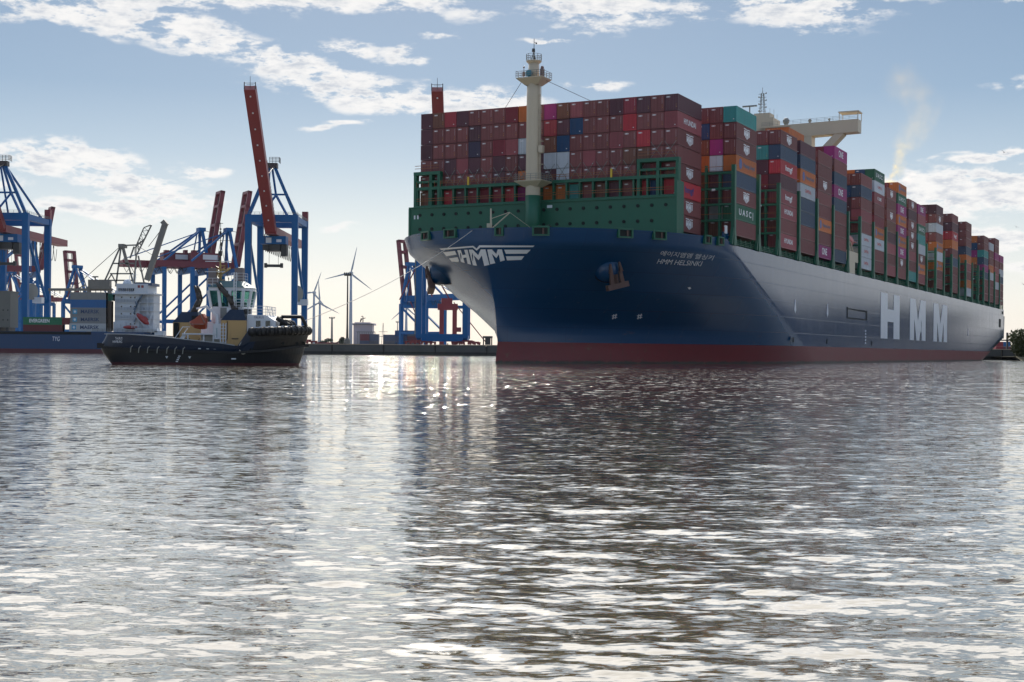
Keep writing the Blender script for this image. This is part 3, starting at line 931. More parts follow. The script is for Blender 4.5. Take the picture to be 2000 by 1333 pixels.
for i in range(6): mb.bx(mx + 1.2, mx + 1.55, mt - 0.4, mt - 0.2, 33 + i * 2.7, 33.15 + i * 2.7)
for z_ in (34.5, 36.5, 38.5): mb.lathe((mx + 1.7, mt - 0.3, 0), [(0.42, z_), (0.42, z_ + 0.08)], 8)
mb.bx(mx + 1.3, mx + 2.1, mt - 0.7, mt + 0.1, 36.6, 37.8)
mb.build('ladder', cream, mast)
mb = MB()
mb.tube((mx + 0.05, mt, 52.7), (mx, mt, 54.3), 0.16, 0.10); mb.tube((mx, mt, 54.3), (mx, mt, 56.6), 0.07, 0.05)
mb.tube((mx - 0.1, mt, 54.3), (mx - 0.1, mt, 54.85), 0.30, 0.26, 10); mb.tube((mx + 0.1, mt, 53.6), (mx + 0.35, mt, 53.0), 0.05)
mb.tube((mx - 0.6, mt, 52.7), (mx - 0.1, mt, 54.2), 0.05); mb.bar((mx, mt, 55.9), (mx + 0.45, mt, 55.9), 0.05); mb.ball((mx + 0.42, mt, 55.75), 0.17, 8)
mb.build('signal_pole', dark_steel, mast)
MB().lathe((0, 0, 0), [(0.30, -0.45), (0.50, -0.40), (0.62, 0.1), (0.45, 0.2)], 14).build('fog_horn', paint('horn_blue', (0.03, 0.20, 0.28), 0.4), mast).matrix_basis = \
    Matrix.Translation((mx - 0.25, mt - 1.5, 50.3)) @ Matrix.Rotation(math.pi / 2, 4, 'X')
mb = MB()
mb.bx(mx + 1.75, mx + 2.35, mt - 1.2, mt - 0.6, 49.6, 51.0); mb.ball((mx + 2.05, mt - 0.9, 51.2), 0.32, 8)
mb.bx(mx - 1.55, mx - 1.15, mt - 1.4, mt - 1.1, 49.9, 50.7); mb.ball((mx - 1.35, mt - 1.2, 51.5), 0.18, 8); mb.tube((mx - 1.35, mt - 1.2, 50.6), (mx - 1.35, mt - 1.2, 51.4), 0.06)
mb.build('navigation_light', paint('lamp_housing', (0.20, 0.12, 0.11), 0.5), mast)
mb = MB()
for a, b_ in (((mx - 2.4, mt, 49.2), (-9.5, 3, 46.0)), ((mx - 1.2, mt + 1, 47.4), (-6.5, 5, 44.6)), ((mx + 2.4, mt, 49.1), (8.6, 5, 46.0))):
    mb.tube(a, b_, 0.045, None, 5)
mb.build('stay', dark_steel, mast)

# small store davit on the forecastle
dv = MB()
d0 = Vector((-2.2, -15.5, 21))
dv.tube(d0, d0 + Vector((-.1, 0, 5.0)), 0.22, 0.14); dv.tube(d0 + Vector((.1, 0, 1.6)), d0 + Vector((3.5, 0, 4.2)), 0.14, 0.10)
dv.tube(d0 + Vector((0, 0, 3.3)), d0 + Vector((3.4, 0, 4.25)), 0.06); dv.bx(d0.x - 0.7, d0.x - 0.1, d0.y - .3, d0.y + .3, 22.8, 23.5)
dv.tube(d0 + Vector((3.5, 0, 4.2)), d0 + Vector((7.2, 1, 1.4)), 0.03)
dv.build('store_davit', cream, ship)
mb = MB()
mb.lathe((0, 0, 0), [(1.2, -1.0), (1.2, -0.8), (0.5, -0.7), (0.5, 0.7), (1.2, 0.8), (1.2, 1.0)], 14)
w_ = mb.build('winch', dark_steel, ship); w_.matrix_basis = Matrix.Translation((4.6, -9, 22.4)) @ Matrix.Rotation(math.pi / 2, 4, 'Y')
mb = MB().box((29.6, 12.6, 22.2), (0.5, 2.4, 2.2)); mb.build('bulwark_end', hull_blue, ship)
mb = MB().box((29.9, 11.9, 23.7), (0.25, 1.1, 1.4)); f1 = mb.build('signal_frame', white_mark, ship)
MB().box((29.78, 11.3, 23.7), (0.2, 0.3, 0.8)).build('signal_lamp', paint('dim_red', (0.25, 0.02, 0.02), 0.4), f1)

# bridge house amidships with its long open wing
bh = MB()
bh.bx(-16, 16, 104, 114, 20.9, 56.6)
house = bh.build('bridge_house', cream, ship)
MB().bx(-14, 14, 103.9, 103.98, 53.6, 55.4).build('bridge_window', glass, house)
w_ = MB()
w_.add([(8, 104, 53.6), (32.2, 104, 54.3), (32.2, 104, 57.3), (8, 104, 56.9), (8, 107.6, 53.6), (32.2, 107.6, 54.3), (32.2, 107.6, 57.3), (8, 107.6, 56.9)],
       [(0, 1, 2, 3), (4, 7, 6, 5), (0, 4, 5, 1), (3, 2, 6, 7), (1, 5, 6, 2), (0, 3, 7, 4)])
w_.bx(19.9, 21.2, 104.1, 107.5, 44, 54.5)
w_.bar((28.2, 105.8, 54.6), (22.8, 105.8, 49.2), 3.2, 1.6)
w_.bx(16, 20, 104.2, 107.4, 44, 54)
wing = w_.build('bridge_wing', cream, house)
m = MB()
m.bx(27.6, 32.4, 103.8, 107.8, 59.0, 59.25)
for q_ in (27.8, 32.2):
    for t_ in (104, 107.6): m.bar((q_, t_, 57.2), (q_, t_, 59.0), 0.14)
m.build('wing_canopy', cream, wing)
MB().rail([(9, 104.2, 56.9), (32, 104.2, 57.3)], 1.0, 0.025, 0, 2.0, 2).build('railing', grey_steel, wing)
m = MB(); m.bx(5.0, 11.6, 105, 111, 56.6, 59.2); m.bx(6.5, 10.4, 106, 110, 59.2, 60.6)
top = m.build('compass_deck', cream, house)
m = MB()
for a in (-0.55, 0.55):
    for b_ in (-0.55, 0.55): m.bar((8.3 + a, 107 + b_, 60.5), (8.3 + a * .5, 107 + b_ * .5, 65.6), 0.13)
for i in range(6):
    z_ = 60.9 + i * 0.85; s_ = 0.55 - i * 0.05
    m.bar((8.3 - s_, 106.45, z_), (8.3 + s_, 106.45, z_ + 0.8), 0.07); m.bar((8.3 - 1.0, 107, z_ + .3), (8.3 + 1.0, 107, z_ + .3), 0.09)
    m.ball((8.3 + (0.9 if i % 2 else -0.9), 107, z_ + .45), 0.2, 6)
m.tube((8.3, 107, 65.6), (8.3, 107, 67.0), 0.06)
m.build('radar_mast', grey_steel, top)
MB().tube((5.4, 106, 58.5), (5.4, 106, 62.3), 0.16).box((5.4, 106, 62.5), (3.6, 0.4, 0.35)).build('radar_scanner', grey_steel, house)
for q_, h_ in ((10.6, 61.9), (11.4, 60.6), (4.6, 61.8), (9.6, 62.2)): MB().tube((q_, 109, 59), (q_, 109, h_), 0.04).build('antenna', grey_steel, house)
for q_, t_, z_, r_ in ((14.5, 106, 56.6, 0.85), (20.3, 106, 57.1, 0.45), (25.2, 105, 57.2, 0.3)):
    MB().tube((q_, t_, z_), (q_, t_, z_ + r_ * 1.5), r_ * 0.6, None, 10).ball((q_, t_, z_ + r_ * 1.9), r_, 10).build('satellite_dome', grey_steel, house)
m = MB()
m.bx(25.0, 30.42, 101.2, 113.2, 24.0, 26.4); m.bx(25.0, 30.42, 101.2, 110.0, 21.1, 23.98)
acc = m.build('embarkation_house', cream, ship)
m = MB().rail([(30.3, 101.2, 26.4), (30.3, 113.2, 26.4)], 1.1, 0.03, 0, 1.5, 2)
for t_ in (103, 105.5): m.bar((30.2, t_, 28.6), (30.2, t_ + 3, 26.4), 0.3)
m.build('davit_arm', cream, acc)
# funnel behind the after stacks
m = MB().bx(15, 23, 203.5, 207.5, 21, 50); fn = m.build('funnel', cream, ship)
m = MB()
for q_ in (17, 19, 21): m.tube((q_, 205.5, 50), (q_, 205.5, 52), 0.6, 0.55, 10)
m.build('exhaust_pipe', dark_steel, fn)
# frame hanging off the stern, deck posts right aft
m = MB()
m.bar((30, 385.5, 18.4), (30, 389.5, 18.4), 0.35); m.bar((30, 389.3, 18.5), (30, 387.6, 9.2), 0.5); m.bar((30, 385.5, 12), (30, 388, 12), 0.3); m.bar((30, 386, 10), (30, 388, 10), 0.3)
m.build('stern_frame', grey_steel, ship)
m = MB()
for t_ in (374, 378.5, 383.5): m.bx(30.0, 30.4, t_ - .3, t_ + .3, 21.1, 24.4)
m.bx(-30, 30.4, 373, 384, 24.4, 25.0)
m.build('stern_deckhouse', deck_green, ship)

lb = thing('lifeboat', 'red enclosed lifeboat hanging amidships beside the cream house between two container stacks', 'lifeboat', SM @ Vector((28.6, 108, 27.0)), -TH_S)
m = MB(); m.ball((0, 0, 1.9), 1.0, 14, 0, (1.7, 4.8, 1.75)); m.bx(-1.72, 1.72, -4.0, 4.0, 1.75, 1.95)
m.build('hull', paint('lifeboat_red', (0.42, 0.09, 0.085), 0.45, 0.1, 0.6), lb, smooth=True)
MB().bx(-0.8, 0.8, -3.2, -1.6, 3.2, 4.3).build('cockpit', paint('lifeboat_red2', (0.45, 0.12, 0.11), 0.45), lb)
MB().bx(-0.25, 0.25, -4.9, -4.6, 1.2, 2.2).build('hook', dark_steel, lb)


# ---------------------------------------------------------------- shipping containers
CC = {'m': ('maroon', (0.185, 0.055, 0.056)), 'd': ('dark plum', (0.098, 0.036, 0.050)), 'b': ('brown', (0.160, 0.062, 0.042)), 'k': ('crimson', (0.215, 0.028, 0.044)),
      'p': ('dusty red', (0.29, 0.075, 0.088)), 'r': ('scarlet', (0.34, 0.045, 0.060)), 'R': ('bright red', (0.44, 0.035, 0.050)), 'O': ('orange', (0.50, 0.145, 0.040)),
      'N': ('navy blue', (0.012, 0.055, 0.140)), 'n': ('slate blue', (0.040, 0.072, 0.125)), 'W': ('pale grey', (0.47, 0.51, 0.56)), 'M': ('magenta', (0.30, 0.030, 0.165)),
      'T': ('teal', (0.045, 0.26, 0.25)), 'G': ('green', (0.018, 0.115, 0.068)), 'Y': ('grey', (0.22, 0.24, 0.25)), 'v': ('dark violet', (0.050, 0.040, 0.075))}
CW, CL, CH = 2.42, 12.19, 2.80
plate_w = paint('label_plate', (0.66, 0.66, 0.68), 0.5, 0.05)
sticker = paint('yellow_sticker', (0.60, 0.33, 0.04), 0.5, 0.05)
MESH = {}


def cmat(ch):
    return paint('container_' + CC[ch][0].replace(' ', '_'), CC[ch][1], 0.52, 0.20, 0.55, 0.40, rand=0.18, spec=0.45, dirt=(0.10, 0.065, 0.05))


def body_mesh(ch):
    if ('b', ch) in MESH: return MESH['b', ch]
    m = MB(); w = CW / 2
    m.bx(-w, w, 0.04, CL - 0.04, 0.0, 0.16); m.bx(-w, w, 0.04, CL - 0.04, CH - 0.10, CH)
    for sx in (-1, 1):
        for y in (0.10, CL - 0.10): m.box((sx * (w - 0.07), y, CH / 2), (0.145, 0.2, CH - 0.01))
    n = 40; pts = []
    for i in range(n):
        y0 = 0.2 + (CL - 0.4) * i / n; dy = (CL - 0.4) / n
        pts += [(0.02, y0), (0.02, y0 + dy * .32), (0.065, y0 + dy * .5), (0.065, y0 + dy * .82)]
    pts.append((0.02, CL - 0.2))
    for sx in (-1, 1):
        vs = [(sx * (w - a), y, z) for z in (0.15, CH - 0.09) for a, y in pts]
        L = len(pts)
        m.add(vs, [(i, i + 1, L + i + 1, L + i) for i in range(L - 1)])
    m.add([(-w + .1, 0.12, .15), (w - .1, 0.12, .15), (w - .1, 0.12, CH - .1), (-w + .1, 0.12, CH - .1)], [(0, 1, 2, 3)])
    m.add([(-w + .1, CL - .12, .15), (w - .1, CL - .12, .15), (w - .1, CL - .12, CH - .1), (-w + .1, CL - .12, CH - .1)], [(0, 1, 2, 3)])
    me = m.build('shipping_container', cmat(ch))
    MESH['b', ch] = me.data; bpy.data.objects.remove(me)
    return MESH['b', ch]


def door_mesh(ch, kind):
    if (kind, ch) in MESH: return MESH[kind, ch]
    m = MB(); w = CW / 2
    if kind == 'doors':
        for s in (-1, 1): m.bx(s * 0.015, s * (w - 0.16), 0.045, 0.115, 0.2, CH - 0.14)
        for x in (-0.82, -0.36, 0.36, 0.82): m.tube((x, 0.0, 0.12), (x, 0.0, CH - 0.1), 0.028, None, 6, 3)
        m.bx(-0.92, -0.24, 0.012, 0.044, 2.24, 2.46, 1)
        m.bx(0.80, 0.90, 0.012, 0.044, 0.55, 0.75, 2); m.bx(0.82, 0.88, 0.012, 0.044, 0.95, 1.1, 2)
        m.bx(0.78, 0.86, 0.02, 0.044, 1.3, 2.5, 1) if ch in 'mkb' else None
    else:
        n = 9; pts = []
        W2 = CW - 0.3
        for i in range(n):
            x0 = -W2 / 2 + W2 * i / n; dx_ = W2 / n
            pts += [(0.03, x0), (0.03, x0 + dx_ * .35), (0.09, x0 + dx_ * .5), (0.09, x0 + dx_ * .85)]
        pts.append((0.03, W2 / 2)); L = len(pts)
        m.add([(x, a, z) for z in (0.17, CH - 0.11) for a, x in pts], [(i, i + 1, L + i + 1, L + i) for i in range(L - 1)])
        m.bx(0.55, 0.75, 0.01, 0.028, 0.4, 0.55, 1)
    bar = paint('locking_bar_' + CC[ch][0].replace(' ', '_'), tuple(min(1, c * 1.3 + 0.02) for c in CC[ch][1]), 0.45)
    o = m.build(kind, [cmat(ch), plate_w, sticker, bar])
    MESH[kind, ch] = o.data; bpy.data.objects.remove(o)
    return MESH[kind, ch]


ink_blue = paint('ink_blue', (0.03, 0.06, 0.25), 0.5)
ink_dark = paint('ink_dark', (0.03, 0.06, 0.14), 0.5)
ink_red = paint('ink_red', (0.45, 0.04, 0.05), 0.5)
ink_white = paint('ink_white', (0.72, 0.74, 0.78), 0.45)


def logo_mesh(kind):
    if ('l', kind) in MESH: return MESH['l', kind]
    m = MB(); X_ = CW / 2 + 0.004
    f = lambda u, v, w=0: (X_, u, v)
    mat = ink_white
    if kind == 'H':                                             # winged three-letter emblem
        c, z = 6.1, 1.42
        m.slab([(c - 1.9, z + 0.95), (c - .3, z + 0.95), (c, z + 0.7), (c + .3, z + 0.95), (c + 1.9, z + 0.95), (c + 1.75, z + 0.78), (c + .3, z + .78), (c, z + .55), (c - .3, z + .78), (c - 1.75, z + .78)], lambda u, v, w: (X_ - w, u, v), 0.01)
        for x0, x1, b0, b1 in ((-1.65, -1.25, -0.35, -0.5), (-1.0, -0.62, -0.6, -0.72), (-0.48, -0.12, -0.8, -0.95), (0.12, 0.48, -0.95, -0.8), (0.62, 1.0, -0.72, -0.6), (1.25, 1.65, -0.5, -0.35)):
            m.slab([(c + x0, z + .62), (c + x1, z + .62), (c + x1, z + b1), (c + x0, z + b0)], lambda u, v, w: (X_ - w, u, v), 0.01)
        for x0, x1 in ((-1.25, -1.0), (-0.12, 0.12), (0.48, 0.62)):
            m.slab([(c + x0, z + .2), (c + x1, z + .2), (c + x1, z - .2), (c + x0, z - .2)], lambda u, v, w: (X_ - w, u, v), 0.01)
    else:
        txt, size, wid, mat, cy = {'Y': ('HYUNDAI', 1.3, 6.2, ink_white, 6.1), 'L': ('Hapag-Lloyd', 1.0, 7.0, ink_dark, 7.6), 'O': ('ONE', 2.1, 4.4, ink_white, 6.1),
                                   'U': ('U A S C |', 1.5, 8.6, ink_white, 6.1), 'C': ('CAPITAL', 0.9, 5.2, ink_red, 6.3), 'F': ('hmgf', 1.5, 5.2, ink_white, 6.1),
                                   'K': ('K LINE', 1.1, 4.6, ink_white, 6.1), 'E': ('hmgf', 1.5, 4.6, ink_blue, 6.1)}[kind]
        v_, f_ = text_mesh(txt, size, 0.0, None, 0.0, 0.035)
        xs = [a[0] for a in v_]; kx = wid / (max(xs) - min(xs)); mid = (max(xs) + min(xs)) / 2
        m.add([(X_, cy + (a[0] - mid) * kx, 1.45 + a[1]) for a in v_], f_)
        if kind == 'L':
            m.lathe((0, 0, 0), [(0.95, -0.001), (0.95, 0.001)], 14)
            k_ = len(m.v) - 28
            m.v[k_:] = [(X_ + p[2], 2.5 + p[0], 1.45 + p[1]) for p in m.v[k_:]]
            m.m[-16:] = [1] * 16
    o = m.build('side_lettering', [mat, ink_blue])
    MESH['l', kind] = o.data; bpy.data.objects.remove(o)
    return MESH['l', kind]


plate_side = None
ORD = ['top', 'second', 'third', 'fourth', 'fifth', 'sixth', 'seventh', 'eighth', 'ninth', 'tenth', 'eleventh', 'twelfth', 'thirteenth', 'fourteenth', 'fifteenth', 'sixteenth', 'seventeenth', 'eighteenth', 'nineteenth', 'twentieth']
ORDF = ['first'] + ORD[1:]
crnd = random.Random(5)
PITCH = 2.54


def container(ch, q, t, z, label, group, logo=None, zs=1.0):
    """one steel box, standing on what is below it; corrugated body, an end with or without doors, lettering where the photo shows it"""
    o = bpy.data.objects.new('shipping_container', body_mesh(ch)); COL.objects.link(o)
    o.matrix_world = SM @ Matrix.Translation((q, t, z)) @ Matrix.Diagonal((1, 1, zs, 1))
    tag(o, label, 'container', group)
    kind = 'doors' if (ch in 'mb' or crnd.random() < 0.45) else 'end_wall'
    d = bpy.data.objects.new(kind, door_mesh(ch, kind)); COL.objects.link(d); d.parent = o
    if logo:
        l = bpy.data.objects.new('side_lettering', logo_mesh(logo)); COL.objects.link(l); l.parent = o
    return o


ZB1, ZB, HR = 22.82, 23.0, 2.90
BOW = ["dbrdmmmkOmMbpmmdkdmd", "dmmmdmmmmmrdNmmmRmmp", "dmmmvmkpWmbNmmmpmRmm", "mmdpdmdmddWWmpmmbbmm", "mmmmmmdmOddWmmmmmdkm", "bkRdkkkRMdOOTmbdmRNR"]
BLOGO = {1: 'Y', 2: 'H', 4: 'H', 5: 'E', 6: 'H', 7: 'H'}
for r_ in range(8):
    for c_ in range(20):
        if r_ > 5 and c_ < 19: continue
        ch = BOW[r_][c_] if r_ < 6 else 'm'
        q_ = -25.2 + 2.52 * (c_ + 0.5) + (0.05 if c_ > 7 else -0.04) + crnd.uniform(-0.015, 0.015)
        lg = BLOGO.get(r_) if c_ == 19 else None
        rowname = ORD[r_] + ' row' if r_ == 0 else ORD[r_] + ' row from top'
        if c_ < 10: where = ORDF[c_] + ' from left'
        else: where = 'rightmost' if c_ == 19 else ORDF[19 - c_] + ' from right'
        container(ch, q_, crnd.uniform(0, 0.05), ZB1 + HR * (7 - r_), '%s container, %s, %s in the bow container wall' % (CC[ch][0], rowname, where),
                  'containers in the bow stack', lg)

STACKS = [
    (16.1, 8, {23: "TmmOnmGm", 22: "mmMWddYb", 21: "mNbObbdd"}, ".HHL.HU."),
    (44.8, 8, {23: "mnRdppmp", 22: "mTdkkdkd"}, "H.F.FY.Y"),
    (59.7, 8, {23: "dnOWnnmm", 22: "^Omm", 21: "^Om"}, "..LC...."),
    (74.3, 8, {23: "mmmmmOmM", 22: "kk"}, "..H..L.O"),
    (88.8, 9, {23: "MmnMnmmmn", 22: "kmm", 21: "M"}, "O..O....."),
    (116.0, 8, {23: "mnmpmWWW", 22: "mNddkbmd", 21: "bd"}, ".....CCC"),
    (131.2, 9, {23: "GWpmkOWmm", 22: "Nm", 21: "O"}, "UCK..LC.."),
    (146.5, 8, {23: "mmmbdpmp", 22: "m"}, "H.H....."),
    (160.9, 9, {23: "OGMOMOMmm", 22: "k"}, "LUOLOLOH."),
    (176.3, 8, {23: "mdmmmpmT", 22: "k"}, "H.HHH..."),
    (190.7, 8, {23: "MpGTWmOp", 22: "O"}, "O.U..HL."),
    (221.6, 9, {23: "dmWmOWOmm", 22: "dkYkbbdbb"}, ".H..L.L.."),
    (252.0, 9, {23: "mdROmnmmm", 22: "mdRObdddd"}, "..F......"),
]
COLN = {23: 'outer', 22: 'second', 21: 'third'}
for si, (t_, rows_, cols, logos) in enumerate(STACKS):
    for c_, s_ in cols.items():
        up = 1 if s_[0] == '^' else 0
        s_ = s_[up:]
        for r_, ch in enumerate(s_):
            q_ = (c_ - 11.5) * PITCH + crnd.uniform(-0.02, 0.02)
            lg = logos[r_] if c_ == 23 and logos[r_] != '.' else None
            rn = 'top' if r_ == 0 else ORD[r_] + ' from top'
            if up and r_ == 0: rn = 'raised top'
            container(ch, q_, t_ + crnd.uniform(-0.03, 0.03), ZB + HR * (rows_ - 1 - r_ + up),
                      '%s container, %s in %s column of the %s side stack from bow' % (CC[ch][0], rn, COLN[c_], ORDF[si]), 'containers in the side stacks', lg)

AFT = [
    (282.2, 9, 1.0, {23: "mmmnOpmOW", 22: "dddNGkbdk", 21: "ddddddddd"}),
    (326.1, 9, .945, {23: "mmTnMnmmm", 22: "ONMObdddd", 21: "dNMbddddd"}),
    (341.0, 8, 1.0, {23: "WmmOWmmm", 22: "kmmmmmmm"}),
    (356.9, 9, 1.0, {23: "mmMmppWmm", 22: "mk"}),
    (371.2, 7, 1.0, {23: "MmWnmmm", 22: "m"}),
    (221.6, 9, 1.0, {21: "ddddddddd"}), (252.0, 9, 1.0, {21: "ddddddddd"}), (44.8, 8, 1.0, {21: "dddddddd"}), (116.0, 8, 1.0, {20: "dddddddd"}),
]
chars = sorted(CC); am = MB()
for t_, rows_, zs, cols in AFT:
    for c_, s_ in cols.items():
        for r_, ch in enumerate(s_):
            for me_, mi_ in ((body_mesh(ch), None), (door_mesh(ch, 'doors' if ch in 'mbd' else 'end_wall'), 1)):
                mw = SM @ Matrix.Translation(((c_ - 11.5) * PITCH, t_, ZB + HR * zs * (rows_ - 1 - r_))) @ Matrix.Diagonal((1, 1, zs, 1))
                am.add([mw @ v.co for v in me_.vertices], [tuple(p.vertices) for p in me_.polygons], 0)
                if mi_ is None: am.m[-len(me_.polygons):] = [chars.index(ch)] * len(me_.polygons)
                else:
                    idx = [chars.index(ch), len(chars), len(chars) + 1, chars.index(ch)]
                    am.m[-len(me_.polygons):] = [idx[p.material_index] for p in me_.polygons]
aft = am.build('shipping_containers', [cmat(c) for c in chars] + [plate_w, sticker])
aft['kind'] = 'stuff'
tag(aft, 'mixed coloured containers in the farthest stacks at the ship stern', 'containers', 'containers in the side stacks')


# ---------------------------------------------------------------- the tug
TD = 171.0
KT = TD / F_PX
tug_p = P(405, 714, TD)
tug = thing('tugboat', 'black and navy harbour tug with tan casings towing the big ship', 'tugboat', (tug_p.x, TD + 3.0, 0), R(-3))
navy = paint('tug_navy', (0.006, 0.017, 0.042), 0.35, 0.15, 0.5, 0.2)
tug_black = paint('tug_black', (0.010, 0.011, 0.013), 0.32, 0.2, 0.4, 0.3, dirt=(0.05, 0.045, 0.04))
tan_ = paint('tug_tan', (0.47, 0.30, 0.12), 0.5, 0.08, 0.5, 0.2)
tug_red = paint('tug_red', (0.075, 0.014, 0.018), 0.5, 0.2, 0.6, 0.4)
roof_blue = paint('wheelhouse_roof', (0.06, 0.14, 0.15), 0.4, 0.1, 0.5)
orange_boat = paint('rescue_orange', (0.30, 0.055, 0.022), 0.45, 0.12, 0.8)


def tx(px): return (px - 405) * KT
def tz(py): return (714 - py) * KT


def tstern(z): return float(np.interp(z, [-1, 0, 1.9, 2.1, 3.7], [-11.2, -11.6, -13.0, -13.0, -12.0]))


def tug_half(x, z):
    """half breadth of the tug's shell"""
    fz = min(1.0, max(0.0, z / 3.6))
    xs = tstern(z)
    xb = 11.0 + 1.35 * fz
    bm_ = 4.9 + 0.6 * fz
    a = (x - xs) / (3.2); a = min(1, max(0, a))
    aft_ = 0.80 + 0.20 * math.sqrt(1 - (1 - a) ** 2)
    f_ = (xb - x) / (7.5 + 2.0 * (1 - fz)); f_ = min(1, max(0, f_))
    fore = (1 - (1 - f_) ** 2.1) ** 0.62
    return bm_ * min(aft_, 1) * fore


def sheer(x): return float(np.interp(x, [-12.4, -9, -5, -1, 2.8, 4.4, 4.9, 5.6, 8, 12.9], [3.70, 3.68, 3.42, 3.0, 2.62, 2.36, 2.4, 3.9, 4.25, 4.62]))
def knuckle(x): return float(np.interp(x, [-12.6, -8, 0, 4, 8, 12.9], [2.25, 1.95, 1.80, 1.65, 1.95, 2.75]))


zl = [-0.6, 0.0, 0.28, 0.281, 0.9, 1.4, 'k', 'k2', 'm', 's']
xs_ = [i / 48 for i in range(49)]
vs, fs, ms = [], [], []
gr = {}
for sd in (1, -1):
    g_ = []
    for z in zl:
        row = []
        for u in xs_:
            u2 = 0.5 - 0.5 * math.cos(math.pi * u)
            zz0 = {'k': 2.0, 'k2': 2.05, 'm': 3.0, 's': 3.6}.get(z, z)
            fz = min(1.0, max(0.0, zz0 / 3.6))
            x0 = tstern(zz0); x1 = 11.0 + 1.35 * fz
            x = x0 + (x1 - x0) * u2
            k_ = knuckle(x)
            zz = {'k': k_, 'k2': k_ + 0.05, 'm': (k_ + sheer(x)) / 2, 's': sheer(x)}.get(z, z)
            row.append(len(vs)); vs.append((x, -sd * tug_half(x, zz0) if u < 1 else 0.0, zz))
        g_.append(row)
    gr[sd] = g_
    for a in range(len(zl) - 1):
        for c in range(48):
            fs.append((g_[a][c], g_[a][c + 1], g_[a + 1][c + 1], g_[a + 1][c]))
            zt_mid = a
            ms.append(2 if a < 2 else (0 if a < 6 else 1))
for a in range(len(zl) - 1):
    fs.append((gr[1][a][0], gr[-1][a][0], gr[-1][a + 1][0], gr[1][a + 1][0])); ms.append(2 if a < 2 else (0 if a < 6 else 1))
m = MB(); m.v, m.f, m.m = vs, fs, ms
# bow bulwark plating is black, the quarter navy
for i, f in enumerate(m.f):
    if m.m[i] == 1 and sum(m.v[j][0] for j in f) / len(f) > 6.4: m.m[i] = 0
m.build('hull', [tug_black, navy, tug_red], tug)
m = MB()
for u in range(24):
    x0, x1 = -12 + u, -11 + u
    z = 1.5
    b0, b1 = tug_half(x0, 2) - .1, tug_half(x1, 2) - .1
    m.add([(x0, -b0, z), (x0, b0, z), (x1, b1, z), (x1, -b1, z)], [(0, 1, 2, 3)])
m.build('deck', paint('tug_deck', (0.05, 0.06, 0.06), 0.7), tug)
# gunwale rail and belting
m = MB()
for sd in (1, -1):
    prev = None
    for i in range(60):
        x = -12.3 + i * 0.28
        p_ = Vector((x, -sd * tug_half(x, 3.6), sheer(x) + 0.05))
        if prev is not None: m.bar(prev, p_, 0.16, 0.10)
        prev = p_
m.bar((-12.35, tug_half(-12.3, 3.6), 3.75), (-12.35, -tug_half(-12.3, 3.6), 3.75), 0.16, 0.1)
m.build('gunwale', paint('gunwale_grey', (0.30, 0.33, 0.36), 0.5), tug)
m = MB()
for sd in (1, -1):
    prev = None
    for i in range(72):
        x = -12.5 + i * 0.35
        p_ = Vector((x, -sd * (tug_half(x, 2.0) + 0.05), knuckle(x) - 0.12))
        if prev is not None: m.bar(prev, p_, 0.34, 0.30)
        prev = p_
m.build('belting', black_rubber, tug)
for x in (-8.7, -7.7, -6.6, -5.4, -4.2, -3.2, -2.2):
    y = -(tug_half(x, 2.0) + 0.23)
    MB().path([(x + 0.22, y + 0.05, knuckle(x) + 0.35), (x + 0.02, y - 0.05, knuckle(x) + 0.1), (x - 0.05, y - 0.02, knuckle(x) - 0.5)], 0.055, 5).build('fender_strap', paint('strap_grey', (0.28, 0.28, 0.25), 0.7), tug)
m = MB()
for k_ in range(4): m.bx(tx(357) + k_ * 0.10 - .12, tx(357) + k_ * 0.10 + .12, -(tug_half(-3, 0.7) + 0.16), -(tug_half(-3, 0.7) + .02), 0.35 + k_ * 0.22, 0.47 + k_ * 0.22)
for px in (337, 382): m.add([(tx(px) - .18, -(tug_half(tx(px), 1) + .06), 1.05), (tx(px) + .18, -(tug_half(tx(px), 1) + .06), 1.05), (tx(px), -(tug_half(tx(px), .8) + .06), 0.75)], [(0, 1, 2)])
m.bx(tx(463), tx(472), -(tug_half(4, 1) + .06), -(tug_half(4, 1) + .02), 0.72, 0.86)
m.build('hull_mark', white_mark, tug)
m = MB()
for px in (402, 418, 432): m.bx(tx(px) - 0.16, tx(px) + 0.16, -(tug_half(tx(px), 2.3) + .03), -(tug_half(tx(px), 2.3) - .03), 1.95, 2.22)
m.build('freeing_port', paint('port_light', (0.55, 0.6, 0.65), 0.4), tug)
m = MB()
for px, py in ((500, 682), (558, 671), (581, 671), (591, 670)):
    b_ = tug_half(tx(px), tz(py))
    m.ball((tx(px), -b_ - 0.02, tz(py)), 0.2, 10, 0, (1, 0.3, 1))
m.build('hawse_hole', hole_dark, tug)
# bow fender: fat rubber roll round the bow with tyres lashed on
m = MB(); prev = None; ring = []
for i in range(41):
    a = -math.pi * 0.5 + math.pi * i / 40
    x = 5.9 + 6.1 * abs(math.cos(a)) ** 0.75; y = 5.15 * math.sin(a)
    ring.append(Vector((x, y, 4.08 + 0.05 * (x - 5.9))))
m.path(ring, 0.50, 12)
bf = m.build('bow_fender', black_rubber, tug, smooth=True)
for i in range(0, 40, 2):
    p_, q_ = ring[i], ring[i + 1]; d = (q_ - p_).normalized(); c_ = (p_ + q_) / 2
    MB().tube(c_ - d * 0.16, c_ + d * 0.16, 0.60, None, 14).build('fender_tyre', paint('tyre_black', (0.020, 0.019, 0.018), 0.6, 0.3), bf)
m = MB()
for i in range(2, 40, 2):
    p_ = ring[i]
    m.box((p_.x * .985, p_.y * .97, p_.z + 0.60), (0.30, 0.22, 0.07))
m.path([(p_.x - .45 if p_.x > 7 else p_.x, p_.y * .92, p_.z + 0.50) for p_ in ring], 0.07, 6)
m.build('fender_lashing', white_mark, bf)
m = MB()
